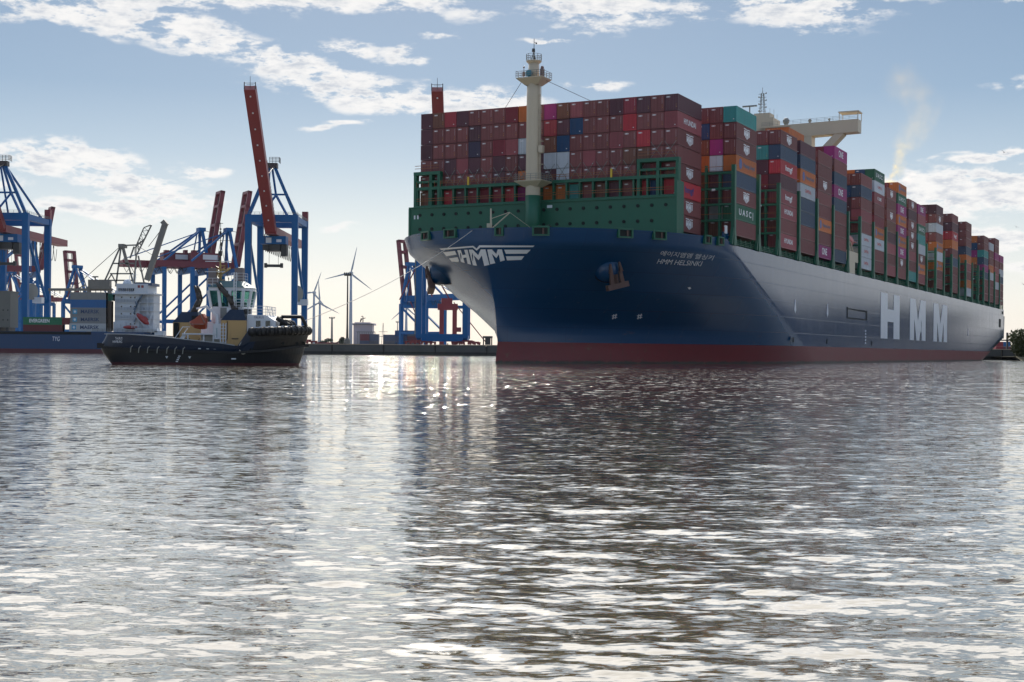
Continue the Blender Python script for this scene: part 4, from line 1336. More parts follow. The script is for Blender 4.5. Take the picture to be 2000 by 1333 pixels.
m.box((-12.9, -1.8, 2.3), (0.8, 5.4, 0.65)); m.box((-12.7, 3.2, 2.2), (0.6, 3.0, 0.6)); m.box((-12.4, -4.3, 2.3), (0.9, 1.1, 0.5))
m.build('stern_fender', black_rubber, tug)

# tan machinery casings and their bent exhaust stacks
for (y0, y1, x0, x1, topx, name) in ((-3.6, -1.2, 2.0, 5.1, (2.9, 4.6), 'near'), (1.2, 3.6, -5.5, -2.0, (-3.5, -1.4), 'far')):
    zt_ = 5.55 if name == 'near' else 5.35
    m = MB()
    m.add([(x0, y0, 1.5), (x1 - .2, y0, 1.5), (x1, y0, 3.2), (x1, y0, zt_), (x0, y0, zt_), (x0, y1, 1.5), (x1 - .2, y1, 1.5), (x1, y1, 3.2), (x1, y1, zt_), (x0, y1, zt_)],
          [(0, 1, 2, 3, 4), (9, 8, 7, 6, 5), (0, 5, 6, 1), (1, 6, 7, 2), (2, 7, 8, 3), (3, 8, 9, 4), (4, 9, 5, 0)])
    cs_ = m.build('machinery_casing', tan_, tug)
    m = MB()
    za = zt_ + 0.01; zb__ = zt_ + 1.35
    m.add([(x0 - .03, y0 - .03, za), (x1 + .03, y0 - .03, za), (x1 - .45, y0 + .4, zb__), (x0 + 1.0, y0 + .4, zb__), (x0 - .03, y1 + .03, za), (x1 + .03, y1 + .03, za), (x1 - .45, y1 - .4, zb__), (x0 + 1.0, y1 - .4, zb__)],
          [(0, 1, 2, 3), (7, 6, 5, 4), (1, 5, 6, 2), (0, 3, 7, 4), (3, 2, 6, 7), (0, 4, 5, 1)])
    m.build('casing_top', navy, cs_)
    m = MB()
    for a, b_ in (((x0 + .8, y0 - .03, zt_ - .1), (x0 + .8, y0 - .03, 3.2)), ((x0 + .8, y0 - .03, 3.2), (x0 + .1, y0 - .03, 2.5)), ((x1 - .02, y0 - .03, 3.3), (x1 - 0.9, y0 - .03, 2.1)), ((x0 + .75, y0 - .03, 1.6), (x0 + .75, y0 - .03, 2.4)), ((x0 + .1, y0 - .03, 2.3), (x0 + .8, y0 - .03, 1.9))):
        m.bar(a, b_, 0.10)
    m.bx(x0 + 1.35, x0 + 2.2, y0 - .05, y0 - .02, 3.2, 3.36)
    m.build('casing_frame', paint('tan_dark', (0.10, 0.07, 0.04), 0.6), cs_)
    m = MB()
    if name == 'near':
        pts = [(3.4, -2.4, 6.6), (3.15, -2.4, 7.5), (2.6, -2.4, 8.5), (1.6, -2.4, 9.5), (1.1, -2.4, 10.2)]
    else:
        pts = [(-3.4, 2.4, 6.4), (-2.9, 2.4, 7.4), (-2.5, 2.4, 8.3), (-2.7, 2.4, 9.2), (-3.1, 2.4, 10.1)]
    for i in range(4): m.tube(pts[i], pts[i + 1], 0.36 - 0.03 * i, 0.33 - 0.03 * i - (0.1 if i == 3 else 0), 10)
    for i in range(4): m.tube((pts[i][0] + .3, pts[i][1] + .3, pts[i][2]), (pts[i + 1][0] + .3, pts[i + 1][1] + .3, pts[i + 1][2]), 0.16, 0.14, 8)
    m.build('exhaust_pipe', paint('sooty_pipe', (0.05, 0.042, 0.035), 0.6, 0.4, 1.2), cs_, smooth=True)
    if name == 'far':
        m = MB().bx(x0 + .2, x0 + .75, y0 - .35, y0 - .04, 1.6, 5.3).bx(x1 - .9, x1 + .6, y0 - .6, y1, 5.4, 6.2)
        m.build('air_duct', hole_dark, cs_)

# white deckhouse, wheelhouse, mast
house_m = MB()
x0, x1 = 5.1, 8.6
house_m.add([(x0, -3.0, 1.5), (x1, -2.6, 1.5), (x1, -2.6, 5.5), (x1 - 1.2, -2.7, 6.25), (x0, -3.0, 6.25), (x0, 3.0, 1.5), (x1, 2.6, 1.5), (x1, 2.6, 5.5), (x1 - 1.2, 2.7, 6.25), (x0, 3.0, 6.25)],
            [(0, 1, 2, 3, 4), (9, 8, 7, 6, 5), (0, 5, 6, 1), (1, 6, 7, 2), (2, 7, 8, 3), (3, 8, 9, 4), (4, 9, 5, 0)])
house_m.bx(-1.2, 5.1, -1.1, 3.0, 1.5, 5.4)
house_m.bx(0.2, 5.1, -1.5, 3.0, 5.4, 6.3)
dh = house_m.build('deckhouse', white_paint, tug)
for px in (507, 525.5):
    m = MB(); yy = -3.0 + (tx(px) - 5.1) / 3.5 * 0.4
    m.bx(tx(px) - 0.30, tx(px) + 0.30, yy - 0.06, yy - 0.01, tz(639), tz(627))
    w_ = m.build('window', glass, dh)
    MB().bx(tx(px) + 0.30, tx(px) + 0.40, yy - 0.09, yy - 0.01, tz(640), tz(626)).build('frame', white_paint, w_)
m = MB()
m = write(m, 'TAURUS', 0.42, lambda u, v: (tx(508) + u, -2.82 - 0.08 + u * 0.1, 5.95 + v), 0, 0.15, 1.2)
m.build('name_lettering', ink_dark, dh)
m = MB().rail([(5.2, -2.9, 6.25), (7.4, -2.7, 6.25), (7.4, 2.7, 6.25)], 1.1, 0.03, 0, 0.9, 2)
m.rail([(3.4, -2.6, 7.1), (5.8, -2.4, 7.1)], 1.1, 0.03, 0, 0.9, 2)
m.path([(8.0, -2.6, 6.0), (7.5, -2.6, 7.3)], 0.03); m.path([(8.4, -2.4, 5.7), (8.0, -2.5, 7.3)], 0.03)
m.build('railing', white_paint, dh)
m = MB().bx(4.7, 5.5, -2.9, -2.3, 6.4, 7.0); m.build('searchlight', dark_steel, dh)
# wheelhouse: glazed, flaring outwards to the roof
wh = MB()
lo = [(0.7, -1.7), (4.9, -1.9), (5.5, -1.0), (5.5, 1.0), (4.9, 1.9), (0.7, 1.7)]
hi = [(0.3, -2.0), (5.2, -2.2), (6.0, -1.2), (6.0, 1.2), (5.2, 2.2), (0.3, 2.0)]
n = 6
def ringq(f_): return [(a[0] + (b_[0] - a[0]) * f_, a[1] + (b_[1] - a[1]) * f_, 0) for a, b_ in zip(lo, hi)]
def lvl(f_, z): return [(p_[0], p_[1], z) for p_ in ringq(f_)]
wz0, wz1, wz2 = 6.2, 7.75, 9.75
for (fa, za, fb, zb__) in ((0, wz0, .15, wz1), (0.95, wz2, 1.0, 10.15)):
    a, b_ = lvl(fa, za), lvl(fb, zb__)
    wh.add(a + b_, [(i, (i + 1) % n, n + (i + 1) % n, n + i) for i in range(n)])
a = lvl(0, wz0); wh.add(a, [(0, 1, 2, 3, 4, 5)])
a, b_ = lvl(.15, wz1), lvl(.95, wz2)
for i in range(n):
    wh.bar(a[i], b_[i], 0.36)
for fr in (0.30, 0.62):
    pa_ = Vector(a[0]).lerp(Vector(a[1]), fr); pb_ = Vector(b_[0]).lerp(Vector(b_[1]), fr)
    wh.bar(pa_, pb_, 0.42)
wheel = wh.build('wheelhouse', white_paint, tug)
green_glass = bpy.data.materials.new('green_glass'); green_glass.use_nodes = True
gb = green_glass.node_tree.nodes['Principled BSDF']
gb.inputs['Base Color'].default_value = (0.10, 0.30, 0.26, 1); gb.inputs['Roughness'].default_value = 0.03
gb.inputs['Transmission Weight'].default_value = 0.85; gb.inputs['IOR'].default_value = 1.02
wn = MB()
a, b_ = lvl(.15, wz1), lvl(.94, wz2)
for i in range(n):
    j = (i + 1) % n
    wn.add([a[i], a[j], b_[j], b_[i]], [(0, 1, 2, 3)])
wn.build('window', green_glass, wheel)
m = MB()
a = [(p_[0] * 1.02, p_[1] * 1.05, 10.15) for p_ in ringq(1.0)]; b_ = [(2.6 + (p_[0] - 2.6) * .62, p_[1] * .6, 11.0) for p_ in ringq(1.0)]
m.add(a + b_, [(i, (i + 1) % n, n + (i + 1) % n, n + i) for i in range(n)] + [tuple(range(n - 1, -1, -1)), tuple(range(n, 2 * n))])
m.build('roof', roof_blue, wheel)
m = MB().bx(0.8, 1.8, -0.9, 0.9, 6.4, 8.3).bx(2.4, 3.0, -0.6, 0.6, 6.4, 9.2).bx(3.4, 4.8, -1.1, 1.1, 6.4, 8.4)
m.build('console', dark_steel, wheel)
m = MB().bx(2.0, 3.0, -2.05, -1.95, 6.3, 7.6); m.build('door', grey_steel, wheel)
m = MB().bx(0.0, 1.6, -1.6, 1.6, 10.6, 11.3).bx(0.1, 1.2, -1.4, -0.9, 11.3, 12.6); m.bx(3.5, 4.6, -0.6, 0.6, 10.7, 12.7)
m.build('locker', paint('locker_grey', (0.16, 0.13, 0.13), 0.5), wheel)
m = MB().rail([(3.2, -1.0, 10.9), (4.9, -1.0, 10.9), (4.9, 1.0, 10.9)], 1.1, 0.022, 0, 0.8, 2)
m.rail([(0.2, -2.0, 10.2), (1.6, -2.0, 10.2)], 1.1, 0.022, 0, 0.7, 2); m.bar((-0.2, -2.0, 12.1), (2.6, -2.0, 12.1), 0.07)
m.bar((-0.6, -0.5, 13.5), (3.1, -0.5, 13.5), 0.09)
m.build('roof_rail', white_paint, wheel)
brass = paint('brass_gold', (0.30, 0.21, 0.06), 0.4, 0.35, 2.0)
m = MB(); rr = random.Random(9)
for i in range(26):
    c_ = Vector((1.55 + rr.gauss(0, 0.7), -0.6 + rr.gauss(0, .5), 11.4 + rr.random() * 1.6))
    d = Vector((rr.gauss(0, 1), rr.gauss(0, .5), rr.gauss(0, 1))).normalized() * rr.uniform(.25, .6)
    m.tube(c_, c_ + d, 0.08, 0.06, 6)
m.tube((1.5, -.5, 10.9), (1.5, -.5, 13.6), 0.2, 0.12); m.tube((1.5, -.5, 11.8), (2.9, -.5, 12.6), 0.12, 0.10); m.tube((1.5, -.5, 11.8), (.2, -.5, 12.7), 0.12, 0.1)
m.build('fire_monitor', brass, wheel)
m = MB(); mx_ = tx(428)
m.tube((mx_, -.4, 13.4), (mx_, -.4, 18.4), 0.07, 0.04); m.bar((mx_ - .35, -.4, 18.3), (mx_ + .35, -.4, 18.3), 0.06)
m.bar((mx_ - 0.7, -.4, 16.1), (mx_ + 1.6, -.4, 16.15), 0.05); m.bx(mx_ - .2, mx_ + .2, -.6, -.2, 14.2, 14.8); m.bx(mx_ - .25, mx_ + .05, -.6, -.2, 13.5, 14.0)
m.bx(mx_ + .05, mx_ + .25, -.5, -.3, 15.4, 15.9); m.bx(mx_ - .15, mx_ + .1, -.5, -.3, 16.9, 17.3); m.bx(mx_ + .2, mx_ + .4, -.5, -.3, 16.6, 16.9); m.ball((mx_, -.4, 17.6), 0.14, 6)
m.tube((mx_ - 1.0, -.4, 11), (mx_, -.4, 16.0), 0.03); m.tube((mx_ + 1.2, -.4, 11), (mx_, -.4, 16.0), 0.03)
m.build('signal_mast', dark_steel, wheel)
m = MB()
m.tube((3.95, -2.4, 6.4), (3.95, -2.4, 12.0), 0.09); m.tube((4.25, -2.4, 6.4), (4.25, -2.4, 12.0), 0.06)
for i in range(14): m.bar((3.95, -2.4, 6.6 + i * .38), (4.25, -2.4, 6.6 + i * .38), 0.05)
m.bx(3.0, 4.0, -2.5, -2.3, 7.0, 7.6); m.ball((5.6, -1.9, 10.4), 0.18, 8); m.bx(3.3, 4.6, -2.7, -2.0, 6.9, 7.1)
m.build('ladder', white_paint, wheel)
wheel.location = (-0.35, 0, -0.45); wheel.scale = (0.92, 1, 1)
# boat deck aft, stairs, locker and crane post
m = MB()
m.bx(-2.9, 1.2, -3.6, -0.6, 3.75, 3.92)
for x in (-2.2, -0.2, 1.0): m.bx(x - .07, x + .07, -3.5, -3.36, 1.5, 3.75)
m.rail([(0.3, -3.5, 3.92), (1.0, -3.5, 3.92)], 1.2, 0.05, 0, 0.7, 2)
m.add([(-4.4, -3.3, 1.6), (-4.1, -3.3, 1.6), (-2.6, -3.3, 3.75), (-2.9, -3.3, 3.75), (-4.4, -2.5, 1.6), (-4.1, -2.5, 1.6), (-2.6, -2.5, 3.75), (-2.9, -2.5, 3.75)], [(0, 1, 2, 3), (7, 6, 5, 4), (0, 4, 5, 1), (3, 2, 6, 7)])
m.path([(-4.4, -3.3, 2.5), (-2.9, -3.3, 4.7), (-2.0, -3.3, 4.7)], 0.05); m.path([(-3.9, -3.3, 2.3), (-2.3, -3.3, 4.5)], 0.05)
bd = m.build('boat_deck', white_paint, tug)
m = MB().bx(-1.1, 1.5, -1.6, -1.2, 1.5, 3.7); m.build('cabin_wall', paint('cabin_white', (0.52, 0.53, 0.50), 0.5), bd)
MB().ball((tx(403.5), -1.63, 2.75), 0.16, 10, 0, (1, .3, 1)).build('porthole', glass, bd)
m = MB()
m.bx(1.0, 1.85, -3.4, -2.5, 3.2, 5.1); m.tube((1.4, -2.9, 5.1), (1.3, -2.9, 6.2), 0.3, 0.22, 8); m.bar((1.4, -2.9, 6.1), (-0.1, -2.9, 7.3), 0.28); m.bar((-.1, -2.9, 7.3), (-1.3, -2.9, 7.0), 0.2)
m.build('boat_crane', white_paint, tug)
MB().bx(1.40, 1.46, -3.44, -3.41, 3.4, 4.6).build('crane_stripe', paint('stripe_teal', (0.02, 0.18, 0.2), 0.5), tug)
m = MB()
for x in (1.95, 2.3, 2.65): m.bx(x - .05, x + .05, -3.75, -3.62, 2.6, 5.2)
for i in range(6): m.bx(1.95, 2.65, -3.76, -3.66, 2.8 + i * .42, 2.88 + i * .42)
m.build('side_ladder', white_paint, tug)
m = MB()
tor = []
for i in range(20):
    a = 2 * math.pi * i / 20
    tor.append((5.15 + 0.42 * math.cos(a), -5.05 + 0.1 * math.cos(a), 2.15 + 0.75 * math.sin(a)))
m.path(tor + tor[:1], 0.09, 6)
m.build('mooring_loop', rope_mat, tug)
m = MB()
m.add([(4.1, -4.95, 1.9), (5.0, -4.95, 1.9), (6.3, -4.7, 4.35), (5.7, -4.7, 4.35), (4.1, -4.85, 1.9), (5.0, -4.85, 1.9), (6.3, -4.6, 4.35), (5.7, -4.6, 4.35)], [(0, 1, 2, 3), (7, 6, 5, 4), (0, 3, 7, 4), (1, 5, 6, 2), (3, 2, 6, 7)])
m.build('bulwark_stay', navy, tug)
m = MB()
m.lathe((0, 0, 0), [(0.85, -1.3), (0.85, -1.1), (0.55, -1.0), (0.55, 1.0), (0.85, 1.1), (0.85, 1.3)], 16)
wn_ = m.build('towing_winch', dark_steel, tug); wn_.matrix_basis = Matrix.Translation((9.6, 0, 4.9)) @ Matrix.Rotation(math.pi / 2, 4, 'X')
m = MB(); m.path([(9.1, -1.5, 4.0), (9.1, -1.5, 6.1), (11.6, -1.4, 6.1), (12.2, -1.2, 4.9)], 0.22, 8); m.path([(8.6, -2, 5.9), (10.2, -2, 5.0)], 0.3, 8); m.bx(9.9, 11.2, -2.2, -1.2, 4.2, 5.0)
m.build('towing_bitt', black_rubber, tug)
mm_ = MB()
write(mm_, 'TAURUS', 0.44, lambda u, v: (tx(244) + u, -(tug_half(tx(244) + u, 3.2) + 0.03), tz(664) + v), 0, 0, 0.95)
write(mm_, 'HAMBURG', 0.44, lambda u, v: (tx(241) + u, -(tug_half(tx(241) + u, 2.9) + 0.03), tz(670.5) + v), 0, 0, 1.25)
mm_.build('stern_name', white_mark, tug)

rb = thing('rescue_boat', 'orange rescue boat in its cradle on the tug boat deck', 'rescue boat', (tug_p.x + tx(388), TD - 0.5, tz(641) - 0.4), R(-3))
m = MB(); vs = []; L = 2.5
prof = [(-1.0, 0.25, 1.25, 1.4), (-0.8, 0.75, 0.75, 1.45), (-0.3, 1.0, 0.35, 1.75), (0.3, 1.0, 0.2, 2.4), (0.7, .95, 0.2, 2.6), (1.0, .8, 0.3, 2.0)]
rings = []
for u, hw, zb__, zt_ in prof:
    zm = zb__ + 0.55 * (min(zt_, 1.5) - zb__)
    rings.append([(u * L * .5 * 1.0, -hw * .45, zb__), (u * L * .5, -hw, zm), (u * L * .5, -hw * .8, zt_), (u * L * .5, hw * .8, zt_), (u * L * .5, hw, zm), (u * L * .5, hw * .45, zb__)])
for r_ in rings: m.v += r_
for i in range(5):
    for j in range(6):
        m.f.append((i * 6 + j, i * 6 + (j + 1) % 6, (i + 1) * 6 + (j + 1) % 6, (i + 1) * 6 + j))
m.f += [tuple(range(5, -1, -1)), tuple(range(30, 36))]; m.m = [0] * len(m.f)
m.build('hull', orange_boat, rb); rb.scale = (0.82, 0.8, 0.8)
m = MB().bx(-1.25, 1.2, -1.05, -0.98, 0.95, 1.02); m.path([(0.6, -.9, 2.55), (1.25, -.9, 1.2)], 0.05); m.build('rubbing_strake', grey_steel, rb)

# tow line with a little sag from the tug's bow to the ship's forecastle
a = Vector((tug_p.x + 11.6, TD + 2.6, 5.6)); hp = hull_at(922, 451, 0.1); b_ = SM @ hp
m = MB(); pts = []
for i in range(25):
    t_ = i / 24; p_ = a.lerp(b_, t_); p_.z -= 1.1 * 4 * t_ * (1 - t_); pts.append(p_)
m.path(pts, 0.04, 6)
tag(m.build('tow_line', rope_mat), 'pale tow line running from tug bow up to ship forecastle', 'tow line')


# ---------------------------------------------------------------- quay cranes
def big_crane(label, px, apex=True, yaw=0.0):
    """ship-to-shore gantry: two portal frames, back-reach girder, A-frame, raised box boom"""
    D = QY + 10
    k_ = D / F_PX
    base = P(px, 680, D)
    t = thing('quay_crane', label, 'crane', (base.x, D, 5.0), yaw, 'blue quay cranes with red booms')
    S, Gd, Hh = 11.0, 31.0, 57.5
    def leg(x, y, nm):
        m = MB()
        s = 1 if x > 0 else -1
        m.add([(x - 1.35, y - 1.2, 17), (x + 1.35, y - 1.2, 17), (x + 1.35, y + 1.2, 17), (x - 1.35, y + 1.2, 17), (x - 1.45, y - 1.3, Hh), (x + 1.45, y - 1.3, Hh), (x + 1.45, y + 1.3, Hh), (x - 1.45, y + 1.3, Hh)],
              [(0, 1, 5, 4), (1, 2, 6, 5), (2, 3, 7, 6), (3, 0, 4, 7), (3, 2, 1, 0), (4, 5, 6, 7)])
        m.add([(x - 1.35, y - 1.2, 3.2), (x + 1.35, y - 1.2, 3.2), (x + 1.35, y + 1.2, 3.2), (x - 1.35, y + 1.2, 3.2), (x - 1.35, y - 1.2, 17), (x + 1.35, y - 1.2, 17), (x + 1.35, y + 1.2, 17), (x - 1.35, y + 1.2, 17)],
              [(0, 1, 5, 4), (1, 2, 6, 5), (2, 3, 7, 6), (3, 0, 4, 7), (3, 2, 1, 0)])
        m.build('leg', blue_steel, t)
    for x in (-S, S):
        for y in (0, Gd): leg(x, y, '')
    m = MB()
    for y in (0, Gd):
        m.bx(-S - 1.5, S + 1.5, y - 1.25, y + 1.25, Hh - 0.1, Hh + 3.4)
        m.bx(-S + 1.36, S - 1.36, y - 1.1, y + 1.1, 1.8, 5.2)
    for x in (-S, S):
        m.bx(x - 1.2, x + 1.2, 1.3, Gd - 1.3, Hh + 0.2, Hh + 3.0)
        m.bx(x - 1.0, x + 1.0, 1.3, Gd - 1.3, 1.9, 4.6)
        m.bar((x, 1.2, Hh - 6), (x, Gd - 1.2, 20), 1.1)
    m.build('portal_beam', blue_steel, t)
    m = MB()
    for x in (-S, S):
        for y in (0, Gd):
            for dx_ in (-6.0, -3.8, -1.6, 1.6, 3.8, 6.0):
                m.lathe((0, 0, 0), [(0.55, -0.35), (0.55, 0.35)], 10)
                k0 = len(m.v) - 20
                m.v[k0:] = [(x + dx_ + p_[0], y + p_[2], 0.75 + p_[1]) for p_ in m.v[k0:]]
            m.bx(x - 6.6, x - 1.2, y - .6, y + .6, 1.0, 1.7); m.bx(x + 1.2, x + 6.6, y - .6, y + .6, 1.0, 1.7)
            m.bx(x - 3.6, x + 3.6, y - .5, y + .5, 1.7, 2.3)
    m.build('bogie', red_steel, t)
    # girder with machinery house
    m = MB()
    m.bx(-2.7, 2.7, -3.0, Gd + 56, Hh - 6.0, Hh - 2.6)
    m.bx(S - 1.3, S + 1.5, Gd - 1.4, Gd + 1.4, Hh + 3.4, Hh + 8.0)
    gd = m.build('girder', red_steel, t)
    for i in range(17):
        y0 = -2 + i * 5.2
        m = MB(); m.bar((-2.9, y0, Hh - 6), (-2.9, y0, Hh - 7.5), 0.5, 0.3)
        m.path([(-2.9, y0 + 5.2 * j / 10, Hh - 7.5 - 6.5 * (1 - (2 * j / 10 - 1) ** 2)) for j in range(11)], 0.14, 5)
        m.build('cable_loop', dark_steel, gd)
    m = MB(); m.rail([(-3.6, -3, Hh - 2.6), (-3.6, Gd + 56, Hh - 2.6)], 1.2, 0.05, 0, 3.0, 1); m.bx(-3.8, -2.7, -3, Gd + 56, Hh - 2.75, Hh - 2.6)
    m.build('walkway', grey_steel, gd)
    # zigzag stairs up the near left leg, rails along the portal beam
    m = MB(); y_ = 2.2
    for i in range(12):
        z0, z1 = 5 + i * 4.3, 9.3 + i * 4.3
        a_, b2 = (y_, y_ + 3.6) if i % 2 == 0 else (y_ + 3.6, y_)
        m.bar((-S - 1.9, a_, z0), (-S - 1.9, b2, z1), 0.7, 0.18); m.bar((-S - 2.2, a_, z0 + 1.1), (-S - 2.2, b2, z1 + 1.1), 0.09)
        m.bx(-S - 2.3, -S - 1.4, b2 - .6, b2 + .6, z1 - .08, z1 + .08)
    m.bx(-S - 2.2, -S - 1.9, y_ - .2, y_, 5, 57); m.bx(-S - 2.2, -S - 1.9, y_ + 3.6, y_ + 3.8, 5, 57)
    m.build('stairs', grey_steel, t)
    MB().rail([(-S - 1.4, -1.3, Hh + 3.4), (S + 1.4, -1.3, Hh + 3.4)], 1.2, 0.06, 0, 2.2, 1).rail([(S + 1.3, -1.3, Hh + 3.0), (S + 1.3, Gd, Hh + 3.0)], 1.2, 0.06, 0, 2.5, 1).build('walkway_rail', grey_steel, t)
    # trolley, cab and spreader
    m = MB(); m.bx(-6.0, 6.2, 2.5, 10, Hh - 10.2, Hh - 6.4)
    tr = m.build('trolley_house', blue_steel, t)
    m = MB(); m.bx(-3.0, 3.4, 3, 9, Hh - 13.5, Hh - 10.3); m.bx(-4.6, -2.0, 1.5, 3.0, Hh - 13.2, Hh - 10.6); m.bx(3.6, 6.5, 4, 8, Hh - 15.8, Hh - 10.3); m.build('driver_cab', dark_steel, tr)
    m = MB(); m.bx(-3.2, -0.6, 2.45, 2.5, Hh - 9.7, Hh - 7.2); m.bx(1.8, 4.2, 2.45, 2.5, Hh - 9.3, Hh - 8.0); m.build('window', white_paint, tr)
    m = MB(); zsp = Hh - 21
    m.bx(-3.6, 3.6, 5.2, 6.6, zsp, zsp + 1.3); m.bx(-4.4, -3.2, 5.0, 6.8, zsp - .3, zsp + 1.9); m.bx(3.2, 4.4, 5.0, 6.8, zsp - .3, zsp + 1.9)
    for x in (-2.2, 2.2): m.tube((x, 5.9, zsp + 1), (x, 5.9, Hh - 10.5), 0.09)
    m.build('spreader', dark_steel, tr)
    # A-frame
    ap = Vector((0, -1, Hh + 26.5))
    m = MB()
    for x in (-S, S):
        m.bar((x, 0, Hh + 3), ap + Vector((x * .10, 0, 0)), 1.5, 1.5)
        m.bar(ap + Vector((x * .08, 0, 0)), (x * .75, Gd, Hh + 3), 0.8)
    m.bar((-S * .55, 0, Hh + 13), (S * .55, 0, Hh + 13), 0.8); m.bar((0, Gd * .35, Hh + 14), (-S * .6, Gd * .2, Hh + 3), 0.9); m.bar((0, Gd * .35, Hh + 14), (S * .6, Gd * .2, Hh + 3), 0.9)
    m.bar((0, Gd * .35, Hh + 14), ap, 0.9)
    af = m.build('a_frame', blue_steel, t)
    m = MB(); m.bx(-2.6, 2.6, -2.2, 1.4, ap.z - 1.2, ap.z + 1.2); m.rail([(-1, -2.2, ap.z + 1.2), (3.6, -2.2, ap.z + 1.2), (3.6, 1.4, ap.z + 1.2)], 2.6, 0.09, 0, 1.6, 3)
    m.build('sheave_platform', dark_steel, af)
    # boom, raised
    hinge = Vector((0, -3.2, Hh - 4)); ang = R(47)
    d = Vector((0, -math.cos(ang), math.sin(ang))); nrm = Vector((0, math.sin(ang), math.cos(ang)))
    Lb = 77.5
    m = MB()
    rot = Matrix((Vector((1, 0, 0)), d, nrm)).transposed()
    m.box(hinge + d * Lb / 2, (5.0, Lb, 3.4), 0, rot)
    bmn = m.build('boom', red_steel, t)
    for i in range(9): MB().ball(hinge + d * (7 + i * 8.4) - nrm * 1.75, 0.42, 8).build('flood_light', white_paint, bmn)
    m = MB(); tip = hinge + d * Lb
    for x in (-2.4, 2.4): m.bar(tip + Vector((x, 0, 0)) - nrm, tip + Vector((x, 0, 3.0)) - nrm, 0.35)
    m.bar(tip + Vector((-2.4, 0, 2.6)) - nrm, tip + Vector((2.4, 0, 2.6)) - nrm, 0.16); m.tube(tip, tip + Vector((0, 0, 5.0)), 0.14, 0.08); m.bar(tip + Vector((-1.5, 0, 1.5)), tip + Vector((1.5, 0, 1.5)), .12)
    m.build('boom_tip_rail', dark_steel, bmn)
    m = MB()
    for x in (-1.5, 1.5): m.bar(ap + Vector((x, 0, 0)), hinge + d * 30 + nrm * 1.6 + Vector((x, 0, 0)), 0.30)
    for i in range(18): m.bar(hinge + d * (4 + i * 2.0) + Vector((2.9, 0, 0)), hinge + d * (5 + i * 2.0) + Vector((2.9, 0, 0)) + nrm, 0.12)
    m.build('forestay', dark_steel, bmn)
    # cable reel on the right-hand leg frame
    m = MB(); m.lathe((0, 0, 0), [(3.9, -0.35), (3.9, 0.35), (1.0, 0.55)], 20)
    cr = m.build('cable_reel', grey_steel, t); cr.matrix_basis = Matrix.Translation((S + 0.2, 8, 24)) @ Matrix.Rotation(math.pi / 2, 4, 'Y') @ Matrix.Rotation(0.5, 4, 'X')
    m = MB(); m.bx(S + .2, S + 4.6, 9, 13, 18.6, 21.4); m.build('switch_cabin', white_paint, t)
    return t


big_crane('blue quay crane on the far left with hanging cable loops under its girder', 3)
big_crane('tall blue quay crane with red boom raised high, standing right behind the tug', 529)
big_crane('blue quay crane mostly hidden by the ship bow with red boom tip above containers', 863)


